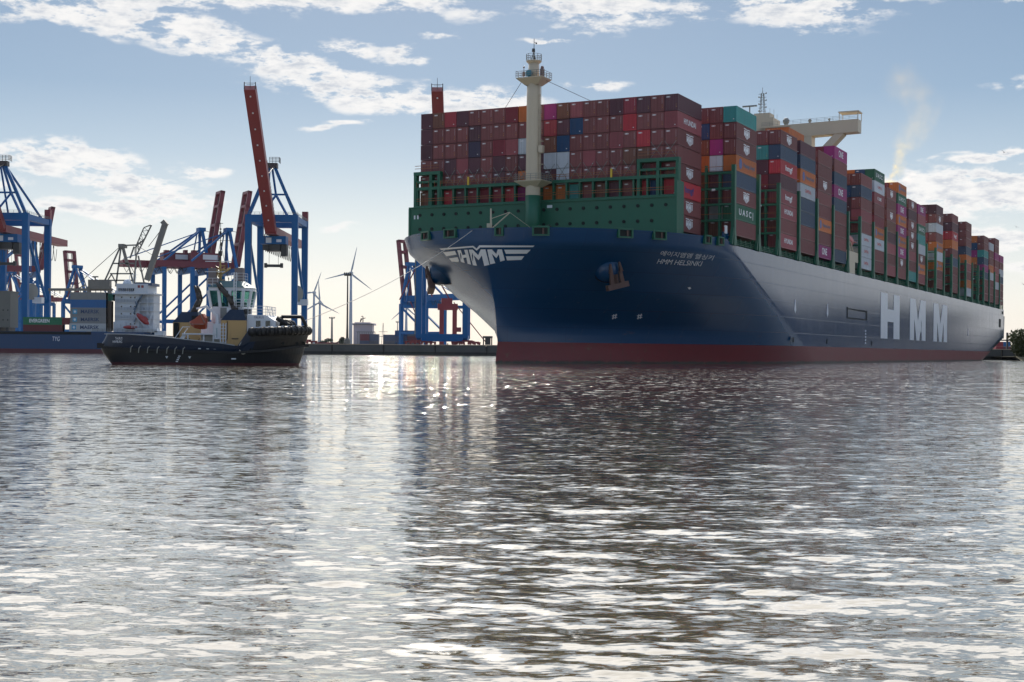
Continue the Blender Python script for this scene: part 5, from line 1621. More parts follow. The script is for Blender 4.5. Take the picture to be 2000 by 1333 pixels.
def twin_crane(name, label, px, py0, D, h, L, out, ang, cols, flip=1, legs=True, w=5.0, loc_group='distant cranes across the terminal', machine=True):
    """crane seen side-on: portal legs with braces, long girder, pylon, twin-girder boom raised"""
    b_ = P(px, py0, D)
    t = thing(name, label, 'crane', (b_.x, D, 4.3), 0.0, loc_group)
    ml, mb_, mg = cols
    G_ = out
    m_ = MB()
    for x in (0, -G_ * flip):
        for y in (-w * 1.4, w * 1.4):
            q = MB(); q.bx(x - 1.1, x + 1.1, y - 1.0, y + 1.0, 0, h); q.build('leg', ml, t)
    m_.bx(min(0, -G_ * flip), max(0, -G_ * flip), -w * 1.4 - .8, -w * 1.4 + .8, h * .30, h * .30 + 1.7)
    m_.bx(min(0, -G_ * flip), max(0, -G_ * flip), w * 1.4 - .8, w * 1.4 + .8, h * .30, h * .30 + 1.7)
    for y in (-w * 1.4, w * 1.4):
        m_.bar((0, y, h * .92), (-G_ * flip, y, h * .34), 1.0)
    for x in (0, -G_ * flip): m_.bx(x - 1.2, x + 1.2, -w * 1.4, w * 1.4, h - 2, h + 1.4)
    m_.build('portal_brace', ml, t)
    m_ = MB()
    x0, x1 = sorted((3 * flip, -(G_ + 22) * flip))
    for y in (-w * .5, w * .5): m_.bx(x0, x1, y - 1.0, y + 1.0, h + 1.5, h + 5.2)
    m_.bx(x0, x0 + 2, -w * .5, w * .5, h + 2, h + 5); m_.bx(x1 - 2, x1, -w * .5, w * .5, h + 2, h + 5)
    gd = m_.build('girder', mg, t)
    if machine:
        m_ = MB(); xc = -G_ * .55 * flip; m_.bx(xc - 10, xc + 8, -4.5, 4.5, h + 5.3, h + 10.5); m_.bx(xc - 8.5, xc - 6, -2, 2, h + 10.5, h + 12); m_.bx(xc + 3, xc + 5, -2, 2, h + 10.5, h + 12.5)
        mh = m_.build('machine_house', mg, gd)
        m_ = MB(); m_.bx(xc - 3, xc + 6, -4.62, -4.52, h + 6.6, h + 9.4); m_.build('sign_board', white_paint, mh)
    m_ = MB()
    for i in range(12):
        xa = x0 + (x1 - x0) * (i + .5) / 12
        m_.path([(xa - 2, -w * .5 - 1.2, h + 1.5), (xa, -w * .5 - 1.2, h - 2.2), (xa + 2, -w * .5 - 1.2, h + 1.5)], 0.16, 4)
    m_.build('festoon_cable', dark_steel, gd)
    ap = Vector((-1.0 * flip, 0, h + 25))
    m_ = MB()
    for y in (-1, 1):
        m_.bar((1.0 * flip, y * w * 1.2, h + 1), ap + Vector((0, y * 2, 0)), 1.5)
        m_.bar(ap + Vector((0, y * 2, 0)), (-G_ * flip, y * w * 1.2, h + 5), 1.0)
        m_.bar(ap + Vector((0, y * 2, -1)), (-(G_ + 20) * flip, y * 2, h + 6), 0.5)
        m_.bar((-4 * flip, y * w * 1.2, h + 1), ap + Vector((-2 * flip, y * 2, -3)), 0.6)
    m_.box(ap, (4, 7, 2.2))
    m_.build('pylon', mb_, t)
    a_ = R(ang); hg = Vector((3.5 * flip, 0, h + 3)); d = Vector((math.cos(a_) * flip, 0, math.sin(a_))); nn_ = Vector((-math.sin(a_) * flip, 0, math.cos(a_)))
    rot = Matrix((Vector((0, 1, 0)), d, nn_)).transposed()
    m_ = MB()
    # the boom is a pair of girders; seen nearly edge-on they read as two rails
    for y in (-w * .5, w * .5): m_.box(hg + d * L / 2 + Vector((0, y, 0)), (1.6, L, 2.6), 0, rot)
    for f_ in (0.02, 0.3, 0.55, 0.80, 0.985): m_.box(hg + d * L * f_, (w + 1.6, 1.6, 2.6), 0, rot)
    bo = m_.build('boom', dull_red, t)
    m_ = MB(); 
    for y in (-w * .2, w * .2): m_.bar(hg + d * 3 + Vector((0, y, 0)) - nn_ * 0, hg + d * L * .95 + Vector((0, y, 0)), 0.35)
    m_.bar(ap, hg + d * L * .45 + nn_ * 1.5, 0.25)
    m_.build('boom_rope', dark_steel, bo)
    return t


dull_red = paint('dull_red_steel', (0.17, 0.030, 0.045), 0.5, 0.15, 0.2, 0.2)
mid_blue = paint('mid_blue_steel', (0.008, 0.115, 0.31), 0.55, 0.12, 0.2, 0.2, spec=0.3)
DC = 820.0
for (lab, px, rzz) in (('red and blue crane with raised boom, left of the pair behind the tug', 394, 66), ('red and blue crane with raised boom, right of the pair behind the tug', 447, 66)):
    twin_crane('harbour_crane', lab, px, 680, DC, 44, 46, 26, 81, (mid_blue, mid_blue, dull_red), w=10.0).rotation_euler = (0, 0, R(28))
for lab, px, D, h, L, ang, fl, rot_ in (
        ('distant crane with red and blue boom seen left of the grey container block', 20, 1150, 36, 52, 80, -1, -30),
        ('faint distant crane boom half hidden behind the left blue crane legs', 50, 1250, 38, 52, 82, -1, -30),
        ('distant crane with red and blue boom rising above the parked container stack', 148, 1000, 32, 34, 82, -1, -35),
        ('dark red distant crane boom rising right of the far left blue crane', 66, 900, 46, 42, 80, 1, 30)):
    twin_crane('harbour_crane', lab, px, 682, D, h, L, 24, ang, (mid_blue, mid_blue, dull_red), flip=fl, w=8.0, machine=False).rotation_euler = (0, 0, R(rot_))
twin_crane('harbour_crane', 'red and blue crane with raised boom right under the ship bow', 801, 680, 860, 27, 38, 26, 80, (mid_blue, mid_blue, mid_blue), flip=-1, w=5.0, machine=False).rotation_euler = (0, 0, R(-50))
# red gantry standing inside the blue crane's portal
b0 = P(872, 680, 760)
rgc = thing('gantry_crane', 'red gantry crane seen through the blue crane portal below the bow', 'crane', (b0.x, 760, 4.3), R(6))
m = MB()
for x in (-2.8, 4.4):
    m.bx(x - 1.2, x + 1.2, -1.2, 1.2, 0, 24)
m.build('leg', red_steel, rgc)
m = MB().bx(-5, 6, -1.5, 1.5, 20.5, 24); m.bx(-3, 3, -1.4, 1.4, 24, 27); m.build('girder', red_steel, rgc)
MB().bx(-24, 24, 3, 5, 21.5, 23.2).build('runway', mid_blue, rgc)
m = MB()
for a, b_ in (((-8, 3, 28), (-14, 3, 52)), ((2, 3, 26), (-13, 3, 52)), ((12, 3, 26), (-12, 3, 50)), ((24, 3, 26), (-12, 3, 51)), ((-26, 3, 26), (-14, 3, 50))): m.bar(a, b_, 0.7)
m.bar((-20, 3, 25), (-10, 3, 2), .5); m.bar((4, 3, 25), (22, 3, 3), .5); m.bx(4, 8, -1, 1, 8.5, 11)
m.build('stay', dull_red, rgc)
for a_, l_, x in ((-8, 'left', -24), ):
    pass


# ---------------------------------------------------------------- feeder ship at the left
FD = 560.0
KF = FD / F_PX
fp = P(150, 688, FD)
feed = thing('feeder_ship', 'blue feeder container ship with white tower moored left behind the tug', 'cargo ship', (fp.x, FD, 0), 0)
def fx(px): return (px - 150) * KF
feeder_blue = paint('feeder_blue', (0.004, 0.042, 0.125), 0.42, 0.12, 0.1, 0.3)
feeder_red = paint('feeder_red', (0.10, 0.016, 0.024), 0.5, 0.2, 0.1, 0.4)
off_white = paint('off_white', (0.50, 0.55, 0.61), 0.45, 0.06, 0.15, 0.25, dirt=(0.3, 0.25, 0.2))
m = MB()
def fh(x): return 11.0
X0_, X1_ = fx(-560), fx(300)
for (za, zb__, mi, in0, in1) in ((-1.5, 1.7, 1, 2.5, 2.0), (1.7, 8.8, 0, 2.0, 0.0)):
    o = []
    for z, ins in ((za, in0), (zb__, in1)):
        ring_ = [(X0_ + ins * 3, 9, z), (X0_ + 14, 0, z), (X1_ - 4 - ins, 0, z), (X1_ - ins, 3, z), (X1_ - ins, 17, z), (X1_ - 4 - ins, 20, z), (X0_ + 14, 20, z)]
        o.append(ring_)
    m.add(o[0] + o[1], [(i, (i + 1) % 7, 7 + (i + 1) % 7, 7 + i) for i in range(7)] + [tuple(range(7, 14))], mi)
fhul = m.build('hull', [feeder_blue, feeder_red], feed)
m = MB(); m.bx(X0_ + 14, fx(178), -0.12, -0.02, 7.6, 8.7); m.build('hull_vents', hole_dark, fhul)
m = MB(); write(m, 'TYG', 2.6, lambda u, v: (fx(109) + u, -0.04, 5.7 + v), 0, 0.15, 3.0)
m.build('hull_lettering', white_mark, fhul)
m = MB().rail([(fx(180), 0.3, 8.8), (fx(298), 0.3, 8.8)], 1.2, 0.05, 0, 2.0, 2); m.build('railing', grey_steel, feed)
def fz(py, px=150): return CAM_H + (688 + 0.00793 * (px - 1000) - py) * KF
m = MB()
m.bx(fx(218), fx(268), 4, 16, 8.8, fz(566)); m.bx(fx(268), fx(293), 5, 15, 8.8, fz(574)); m.bx(fx(222), fx(284), 3, 17, fz(574), fz(553))
m.bx(fx(214), fx(296), 2.5, 17.5, fz(574), fz(571)); m.bx(fx(216), fx(240), 3.6, 12, 8.8, fz(628))
for py in (590, 606, 622): m.bx(fx(219), fx(294), 3.4, 16.4, fz(py), fz(py) + .22)
m.bx(fx(280), fx(284), 4.2, 5.2, 8.8, fz(574)); m.bx(fx(224), fx(230), 3.2, 4.2, fz(640), fz(632))
ss = m.build('superstructure', off_white, feed)
m = MB()
for py in (580, 598, 612, 632):
    for px in (230, 248, 256): m.bx(fx(px), fx(px) + .55, 3.94, 4.02, fz(py) - .35, fz(py) + .35)
for px in range(226, 256, 4): m.bx(fx(px), fx(px) + .6, 2.93, 3.0, fz(567), fz(562))
m.build('window', glass, ss)
m = MB()
for py in (590, 606, 622): m.rail([(fx(219), 3.42, fz(py) + .22), (fx(294), 3.42, fz(py) + .22)], 1.1, .045, 0, 1.3, 2)
m.bx(fx(266.5), fx(269.5), 3.9, 4.0, 8.8, fz(575)); m.bx(fx(234), fx(237), 3.9, 4.0, 8.8, 11.0); m.bx(fx(272), fx(276), 4.9, 5.0, fz(605), fz(600))  # tall strip paints the shade of the recess between the two tower blocks
m.build('deck_rail_and_recess_shade', paint('rail_and_recess_grey', (0.30, 0.34, 0.38), 0.6), ss)
m = MB()
for px in (264, 271): m.bx(fx(px), fx(px) + 1.0, 2.92, 3.0, fz(561), fz(556))
m.build('funnel_mark', red_steel, ss)
m = MB(); write(m, 'STAR TUG7', 2.0, lambda u, v: (fx(243) + u, 2.42, fz(566) + v), 0, 0, 6.5); m.build('name_board', ink_dark, ss)
m = MB()
m.ball((fx(237), 8, fz(552)), 1.9, 12); m.ball((fx(229), 8, fz(557)), 1.2, 10)
for px, py in ((247, 530), (252, 524), (240, 535)): m.tube((fx(px), 9, fz(553)), (fx(px), 9, fz(py)), 0.10)
m.bar((fx(244), 9, fz(534)), (fx(256), 9, fz(534)), .12); m.bar((fx(246), 9, fz(540)), (fx(254), 9, fz(540)), .12)
m.build('radar_mast', off_white, ss)
m = MB()
for a, b_ in (((256, 612), (268, 580)), ((256, 604), (262, 596)), ((257, 628), (262, 618)), ((262, 592), (274, 574)), ((259, 588), (262, 596))):
    m.bar((fx(a[0]), 3.4, fz(a[1])), (fx(b_[0]), 3.4, fz(b_[1])), 0.7, .4)
m.build('outside_stair', paint('stair_blue', (0.10, 0.16, 0.24), 0.5), ss)
m = MB().bx(fx(258), fx(291), 3.5, 16, fz(556), fz(551)); m.build('funnel_top', feeder_blue, ss)
m = MB()
for a, b_ in (((262, 617), (293, 650)), ((266, 612), (297, 645)), ((270, 640), (290, 652))): m.bar((fx(a[0]), 2, fz(a[1])), (fx(b_[0]), 2, fz(b_[1])), 0.45)
m.bar((fx(284), 2, fz(645)), (fx(294), 2, fz(610)), .4)
m.build('boat_ramp', off_white, feed)
m = MB(); m.bx(fx(262), fx(305), 1, 6, 8.8, 10.4); m.rail([(fx(256), .8, 10.4), (fx(318), .8, 10.4)], 1.4, .06, 0, 1.2, 2); m.bx(fx(300), fx(318), 1, 5, 6.5, 9.4)
m.build('poop_deckhouse', off_white, feed)
fb = thing('lifeboat', 'red free fall lifeboat on its ramp at the feeder ship stern', 'lifeboat', P(279, 624, FD + 2), 0)
m = MB(); m.ball((0, 0, 0), 1.0, 12, 0, (3.6, 1.3, 1.2)); b1_ = m.build('hull', paint('boat_red', (0.30, 0.035, 0.04), 0.45), fb, smooth=True); b1_.rotation_euler = (0, R(42), 0)
m = MB(); m.bx(-.2, 1.4, -.9, .9, .7, 1.5); m.build('cockpit', paint('boat_red', (0.30, 0.035, 0.04), 0.45), fb).rotation_euler = (0, R(42), 0)
tag(MB().ball((0, 0, 0.5), 1.0, 12, 0, (3.2, 1.1, .8)).build('rescue_boat', paint('boat_red', (0.30, 0.035, 0.04), 0.45), None, True, P(255, 642, FD + 2)), 'low red rescue boat on feeder deck below the white tower', 'rescue boat')


def end_box(px0, px1, py0, py1, col_, label, txt=None, ink=None, D=FD + 1.2, star=None, depth=2.6, tw=0.55):
    """a container lying along the feeder's side, long side towards the river"""
    a = P(px0, py1, D); b_ = P(px1, py0, D)
    L, Hh = b_.x - a.x, b_.z - a.z
    o = thing('shipping_container', label, 'container', (a.x, D, a.z), 0, 'containers aboard the feeder ship')
    m = MB()
    m.bx(0, L, 0.06, depth, 0.12, Hh - .1)
    n = int(L / 0.42)
    for i in range(n): m.bx(L * (i + .12) / n, L * (i + .62) / n, 0.0, 0.07, 0.18, Hh - .16)
    for x in (0, L - .2): m.bx(x, x + .2, -.02, depth, 0, Hh)
    m.bx(0.2, L - .2, -.01, .1, 0, .18); m.bx(0.2, L - .2, -.01, .1, Hh - .16, Hh - .01)
    m.build('body', paint('feeder_box_' + str(col_), col_, 0.55, 0.12, 0.5, 0.2), o)
    if txt:
        m = MB(); write(m, txt, Hh * .62, lambda u, v: (L * tw + u, -0.03, Hh * .5 + v), 0, 0, L * .52, 0.05); m.build('side_lettering', ink, o)
    if star:
        m = MB().bx(L * .07, L * .07 + Hh * .55, -.035, -.02, Hh * .22, Hh * .78); s_ = m.build('logo_panel', star, o)
        c_ = (L * .07 + Hh * .275, Hh * .5); pts = []
        for i in range(14):
            r_ = Hh * (.22 if i % 2 == 0 else .10); a_ = math.pi * i / 7
            pts.append((c_[0] + r_ * math.sin(a_), -.05, c_[1] + r_ * math.cos(a_)))
        MB().add(pts, [tuple(range(14))]).build('star', white_mark, s_)
    return o


star_b = paint('star_blue', (0.05, 0.30, 0.50), 0.5)
end_box(45, 121, 620, 634.5, (0.012, 0.16, 0.075), 'green container with white lettering on the feeder ship deck', 'EVERGREEN', ink_white, tw=.42)
end_box(121, 136, 621, 634.5, (0.16, 0.03, 0.035), 'short red container right of the green lettered container')
end_box(45, 122, 635, 650, (0.13, 0.025, 0.03), 'dark red container under the green lettered container')
for i, (y0, y1, col_, lab, txt, st) in enumerate((
        (571.5, 585.5, (0.22, 0.23, 0.23), 'plain grey container topping the five high stack on the feeder', None, None),
        (586, 601, (0.020, 0.12, 0.32), 'blue container second from top of the five high feeder stack', None, None),
        (601.5, 617, (0.20, 0.21, 0.22), 'grey lettered container in the middle of the five high feeder stack', 'MAERSK', 1),
        (617.5, 632, (0.22, 0.23, 0.235), 'grey lettered container second from bottom of the feeder stack', 'MAERSK', 1),
        (632.5, 647.5, (0.42, 0.45, 0.47), 'pale lettered container at the bottom of the feeder stack', 'MAERSK', 1))):
    end_box(137 if i < 4 else 135, 207, y0, y1, col_, lab, txt, ink_dark if txt else None, star=star_b if st else None)
m_ = MB()
end_box(208, 221, 574, 588, (0.02, 0.14, 0.10), 'short green container on the brown stack beside the white tower', D=FD + 4)
end_box(207, 218, 588.5, 647, (0.10, 0.075, 0.06), 'tall brown container stack end beside the white feeder tower', D=FD + 3.5)
gb_ = P(0, 650, FD)
hb = thing('hatch_crane', 'big grey steel block with a row of dark vents on the feeder deck', 'hatch crane', (P(-28, 650, FD).x, FD + 1, P(-28, 650, FD).z), 0)
L_ = (18 + 28) * KF; H_ = 80 * KF
MB().bx(0, L_, 0, 9, 2.2, H_).bx(-.2, L_ + .25, -.15, 9.2, H_, H_ + .4).build('housing', paint('block_grey', (0.13, 0.135, 0.125), 0.6, 0.15, 0.3, 0.35), hb)
m = MB()
for i in range(3): m.bx(1.2 + i * 3.2, 2.4 + i * 3.2, .4, 8, 0, 2.2)
m.build('foot', dark_steel, hb)
for i in range(5):
    for z in (5.0, 9.0): MB().bx(0.8 + i * 1.9, 1.2 + i * 1.9, -.06, -.01, z, z + .5).build('vent', hole_dark, hb)

# grey deck cranes and floating crane behind the white tower
lg = paint('weathered_grey', (0.17, 0.165, 0.15), 0.6, 0.2, 0.3, 0.4)
fc = thing('floating_crane', 'tall grey floating crane with two raised jibs behind the white feeder tower', 'crane', (P(290, 690, 600).x, 604, 0), 0)
def fq(px, py, dy=0.0):
    p_ = P(px, py, 604 + dy); return (p_.x - P(290, 690, 600).x, dy, p_.z)
m = MB(); m.bx(-22, 26, -4, 8, -1, 3); m.build('pontoon', dark_steel, fc)
m = MB(); m.bar(fq(287, 548), fq(323, 436), 2.2, 2.2); m.bar(fq(318, 440), fq(325, 434), 2.6, 2.6); m.build('box_jib', lg, fc)
m = MB()
for s_ in (0, 3.0):
    m.bar(fq(266, 500, s_), fq(296, 440, s_), .55); m.bar(fq(264, 485, s_), fq(281, 445, s_), .4); m.bar(fq(264, 500, s_), fq(264, 485, s_), .4); m.bar(fq(281, 445, s_), fq(294, 440, s_), .4)
    for i in range(6):
        t0, t1 = i / 6, (i + 1) / 6
        a = Vector(fq(266, 500, s_)).lerp(Vector(fq(294, 441, s_)), t0); b_ = Vector(fq(264, 485, s_)).lerp(Vector(fq(281, 445, s_)), t1)
        c_ = Vector(fq(266, 500, s_)).lerp(Vector(fq(294, 441, s_)), t1)
        m.bar(a, b_, .22); m.bar(b_, c_, .22)
m.build('lattice_jib', lg, fc)
m = MB()
for a, b_ in (((237, 478), (205, 548)), ((237, 478), (248, 520)), ((237, 478), (226, 560)), ((240, 478), (262, 560)), ((236, 480), (268, 479)), ((268, 479), (282, 468)), ((262, 482), (254, 505)), ((222, 515), (262, 515)), ((215, 535), (260, 535)), ((270, 500), (282, 556)), ((266, 500), (262, 552)), ((205, 548), (262, 548))):
    for s_ in (0, 3.5): m.bar(fq(a[0], a[1], s_), fq(b_[0], b_[1], s_), .6)
m.bx(*[fq(262, 556)[0], fq(286, 556)[0]], -2, 5, 3, fq(270, 552)[2]); m.bx(fq(232, 478)[0], fq(243, 478)[0], -1, 4.5, fq(237, 484)[2], fq(237, 477)[2])
m.build('tower_frame', lg, fc)
m = MB()
for a, b_ in (((237, 480), (152, 556)), ((268, 480), (300, 500)), ((290, 482), (322, 440)), ((300, 500), (290, 552))): m.bar(fq(*a), fq(*b_), .22)
m.build('stay', dark_steel, fc)
tb = thing('trestle_crane', 'grey trestle bridge with lattice railing above the feeder container stack', 'crane', (P(150, 690, 640).x, 650, 4.5), 0)
def tq(px, py, dy=0.0):
    p_ = P(px, py, 650 + dy); return (p_.x - P(150, 690, 640).x, dy, p_.z - 4.5)
m = MB(); m.bar(tq(95, 566), tq(220, 566), 1.2, 1.2)
for i in range(13): m.bar(tq(97 + i * 10, 566), tq(97 + i * 10, 574 + (i % 2) * 4), .3)
m.bar(tq(174, 556), tq(216, 556), 3.4, 4.4); m.bar(tq(174, 560), tq(174, 688), 1.6); m.bar(tq(214, 560), tq(214, 688), 1.6); m.bar(tq(186, 548), tq(186, 540), .5); m.bar(tq(180, 541), tq(192, 541), .6)
m.build('frame', lg, tb)
m = MB()
for a, b_ in (((150, 566), (168, 556)), ((205, 556), (218, 536)), ((218, 536), (228, 556))): m.bar(tq(*a), tq(*b_), .5)
m.build('brace', lg, tb)


# ---------------------------------------------------------------- across the terminal: turbines, masts, ship, containers
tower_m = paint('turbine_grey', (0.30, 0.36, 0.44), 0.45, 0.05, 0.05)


def turbine(label, px, hub_y, D, angs, bl, yaw=0.0):
    b_ = P(px, 682, D); h_ = P(px, hub_y, D)
    t = thing('wind_turbine', label, 'wind turbine', (b_.x, D, 4.0), yaw, 'wind turbines on the horizon')
    H = h_.z - 4.0
    MB().lathe((0, 0, 0), [(2.6, 0), (2.3, H * .4), (1.45, H - 1.5)], 16).build('tower', tower_m, t, smooth=True)
    n_ = MB(); n_.bx(-1.9, 1.9, -3, 9, H - 1.9, H + 2.0).build('nacelle', tower_m, t)
    MB().ball((0, -4.2, H), 1.9, 10, 0, (1, 1.2, 1)).build('hub', tower_m, t, smooth=True)
    for a in angs:
        d = Vector((math.sin(R(a)), 0, math.cos(R(a)))); s = Vector((math.cos(R(a)), 0, -math.sin(R(a))))
        q = MB(); vs = []
        for f_, w_ in ((0.02, .9), (0.18, 2.0), (0.5, 1.3), (0.85, .7), (1.0, .25)):
            c_ = Vector((0, -4.4, H)) + d * bl * f_
            vs += [c_ - s * w_ * .4 + Vector((0, -.25, 0)), c_ + s * w_ * .9, c_ - s * w_ * .4 + Vector((0, .25, 0))]
        q.add(vs, [(i * 3 + j, i * 3 + (j + 1) % 3, (i + 1) * 3 + (j + 1) % 3, (i + 1) * 3 + j) for i in range(4) for j in range(3)] + [(0, 2, 1), (12, 13, 14)])
        q.build('blade', tower_m, t)
    return t


turbine('nearest and tallest wind turbine, beside the dark light mast', 684.5, 534, 1900, (13, 128, 256), 37)
turbine('slim wind turbine beside the tall crane legs with one blade up', 612.5, 572, 2100, (20, 263, 140), 33)
turbine('low wind turbine with spread blades just right of the crane legs', 624, 592, 2000, (-3, 118, 240), 33)
turbine('wind turbine half hidden behind the red crane under the ship bow', 793, 600, 2100, (132, 228, 0), 30)


def light_mast(label, px, top, D, r, lamps, col_):
    b_ = P(px, 676, D); z = P(px, top, D).z - 4.7
    t = thing('light_mast', label, 'light mast', (b_.x, D, 4.7), 0, 'light masts')
    MB().lathe((0, 0, 0), [(r * 1.5, 0), (r, z * .3), (r * .7, z)], 10).build('pole', col_, t)
    m = MB(); m.bx(-lamps, lamps, -.5, .5, z - .8, z)
    for i in range(4): m.bx(-lamps + i * lamps * .6, -lamps + i * lamps * .6 + lamps * .3, -.9, .2, z, z + .8)
    m.build('lamp_head', col_, t)
    return t


lm_ = light_mast('thin dark light mast standing on the quay edge beside the big turbine', 678, 536, QY + 8, .42, 1.6, dark_steel)
MB().lathe((0, 0, 0), [(1.6, 0), (1.5, 2.2), (.7, 3.2)], 10).build('footing', lg, lm_)
light_mast('distant light mast between the turbines and the big light mast', 648, 621, 1300, 1.1, 2.6, grey_steel)
light_mast('faint distant light mast right of the moored white ship', 776, 629, 1400, .55, 1.7, grey_steel)
pyb = P(748, 676, 1700)
py_ = thing('power_pylon', 'faint distant lattice pylon right of the white ship tower', 'pylon', (pyb.x, 1700, 4.3), 0)
m = MB(); H = P(748, 631, 1700).z - 4.3
m.bar((-2.4, 0, 0), (0, 0, H), .5); m.bar((2.4, 0, 0), (0, 0, H), .5); m.bar((-8.5, 0, H * .48), (8.5, 0, H * .48), .6); m.bar((-5.5, 0, H * .66), (5.5, 0, H * .66), .5)
m.build('lattice', grey_steel, py_)

DS = 980.0
sb = P(705, 680, DS)
ds = thing('moored_ship', 'pale pink ship superstructure rising behind the quay near the big turbine', 'ship', (sb.x, DS, 0), 0)
kS = DS / F_PX
pinkw = paint('pale_pink_paint', (0.42, 0.38, 0.42), 0.5, 0.06, 0.1, 0.2)
def sx(px): return (px - 705) * kS
def sz(py): return CAM_H + (688 - 0.00793 * 295 - py) * kS
m = MB(); m.bx(sx(690), sx(727), 0, 12, 3, sz(635)); m.bx(sx(688), sx(731), -1.5, 13, sz(635.5), sz(632)); m.bx(sx(692), sx(722), 0, 12, sz(632), sz(630)); 
tw_ = m.build('superstructure', pinkw, ds)
m = MB().bx(sx(690), sx(728), -1.56, -1.5, sz(634.7), sz(633)); m.build('bridge_window', glass, tw_)
m = MB(); m.tube((sx(707), 5, sz(631)), (sx(707), 5, sz(618)), .35); m.bar((sx(703), 5, sz(624)), (sx(712), 5, sz(621)), .5); m.bar((sx(702), 5, sz(629)), (sx(704), 5, sz(622)), .9); m.bar((sx(704), 5, sz(619)), (sx(706), 5, sz(617)), .5)
m.build('radar_mast', dark_steel, tw_)
m = MB().bx(sx(640), sx(760), -4, 16, -1, 5); m.build('hull', dark_steel, ds)
m = MB()
for i in range(9): m.bx(sx(699 + i * 4.2), sx(699 + i * 4.2) + .45, -4, -3.5, 5, sz(648.5))
m.bx(sx(697), sx(733), -4.2, -3.4, sz(649.5), sz(648)); m.build('lashing_frame', grey_steel, ds)


def stack(where, px0, px1, py0, py1, D, rows_, cols_, cl):
    """loose boxes on the terminal, each its own object, stacked and side by side"""
    a = P(px0, py1, D); b_ = P(px1, py0, D)
    H = b_.z - 4.3; L = b_.x - a.x
    for r_ in range(rows_):
        for c_ in range(cols_):
            q = MB(); w = L / cols_ - .15; hh = H / rows_ - .05
            q.bx(0, w, 0.06, 6, 0, hh)
            nn = max(4, int(w / .6))
            for i in range(nn): q.bx(w * (i + .1) / nn, w * (i + .6) / nn, 0, .06, .15, hh - .15)
            cname, ccol = cl[(r_ * cols_ + c_) % len(cl)]
            o = q.build('shipping_container', paint('yard_box_' + str(ccol), ccol, 0.6, 0.1, 0.3))
            o.location = (a.x + L * c_ / cols_, D, 4.3 + H * r_ / rows_)
            lv = '' if rows_ == 1 else (' bottom' if r_ == 0 else (' top' if r_ == rows_ - 1 else ' middle'))
            sd = '' if cols_ == 1 else ((' left', ' right') if cols_ == 2 else (' first from left', ' second from left', ' third from left', ' fourth from left'))[c_]
            tag(o, ('%s container,%s%s of %s' % (cname, lv, sd, where)).replace('  ', ' '), 'container', 'containers stored on the terminal')


GB, DG, BR, SB, RD = ('grey blue', (.08, .10, .155)), ('dark grey', (.10, .11, .13)), ('dull red', (.16, .055, .065)), ('steel blue', (.035, .08, .18)), ('red', (.25, .038, .048))
stack('the pile before the pale ship', 703, 740, 653, 676, 900, 2, 2, [GB, DG, BR, GB])
stack('the low pile right of the pale ship', 748, 772, 654, 676, 880, 2, 1, [DG, GB])
stack('the tall pile beside the red crane legs', 771, 820, 646, 676, 860, 3, 2, [SB, DG, GB, BR, SB, DG])
stack('the quayside row left of the light mast', 615, 660, 669, 677, 700, 1, 4, [RD, BR, RD, BR])
stack('the row behind the ship stern', 1945, 1975, 668, 681, 690, 2, 2, [RD, BR, RD, ('blue', (.02, .12, .30))])
p_ = P(952, 660, 700)
kk_ = thing('yard_truck', 'small dark straddle carrier on the quay right of the blue portal', 'straddle carrier', (p_.x, 700, 4.3), 0)
m = MB(); m.bx(-1.2, 1.6, 0, 3, 1.2, 4.6); m.bx(-2.4, 2.6, -.2, 3.2, 4.6, 5.6); m.build('cab', dark_steel, kk_)
m = MB()
for x in (-2.0, 2.2): m.bx(x - .3, x + .3, 0, .5, .5, 4.6); m.tube((x, -.3, .5), (x, .3, .5), .5, None, 10)
m.build('wheel', black_rubber, kk_)
pr = P(1966, 684, 660)
mm2 = thing('dock_crane', 'thin dark post with a long arm behind the stern beside the round tree', 'crane', (P(1970, 690, 660).x, 662, 4.3), 0)
m = MB(); m.bx(-.4, .4, -.4, .4, 0, P(1970, 650, 660).z - 4.3); m.build('post', dark_steel, mm2)
m = MB(); zz = P(1970, 665, 660).z - 4.3; m.bx(-3, 12, -.4, .4, zz - .3, zz + .3); m.build('arm', dark_steel, mm2)

# ---------------------------------------------------------------- gulls
gull_m = paint('gull_grey', (0.10, 0.10, 0.11), 0.7)
for lab, px, py, D, s in (('dark gull gliding high right of the smoke', 1961, 298, 150, .62), ('tiny gull low in the sky behind the ship stern', 1985, 444, 260, .6), ('tiny gull at right edge just above the stern', 1999, 556, 220, .6)):
    m = MB(); m.ball((0, 0, 0), .12 * s / .6, 8, 0, (2.4, .8, .8))
    for e in (-1, 1):
        m.add([(-.15, 0, .03), (.15, 0, .03), (.12, e * .45, .22), (-.12, e * .45, .22), (-.02, e * .95, .10)], [(0, 1, 2, 3), (3, 2, 4)])
    m.add([(-.25, -.05, 0), (-.5, -.1, 0), (-.5, .1, 0), (-.25, .05, 0)], [(0, 1, 2, 3)])
    o = m.build('gull', gull_m); o.location = P(px, py, D); o.scale = (s, s, s); o.rotation_euler = (R(25), R(-15), R(60))
    tag(o, lab, 'gull', 'gulls')

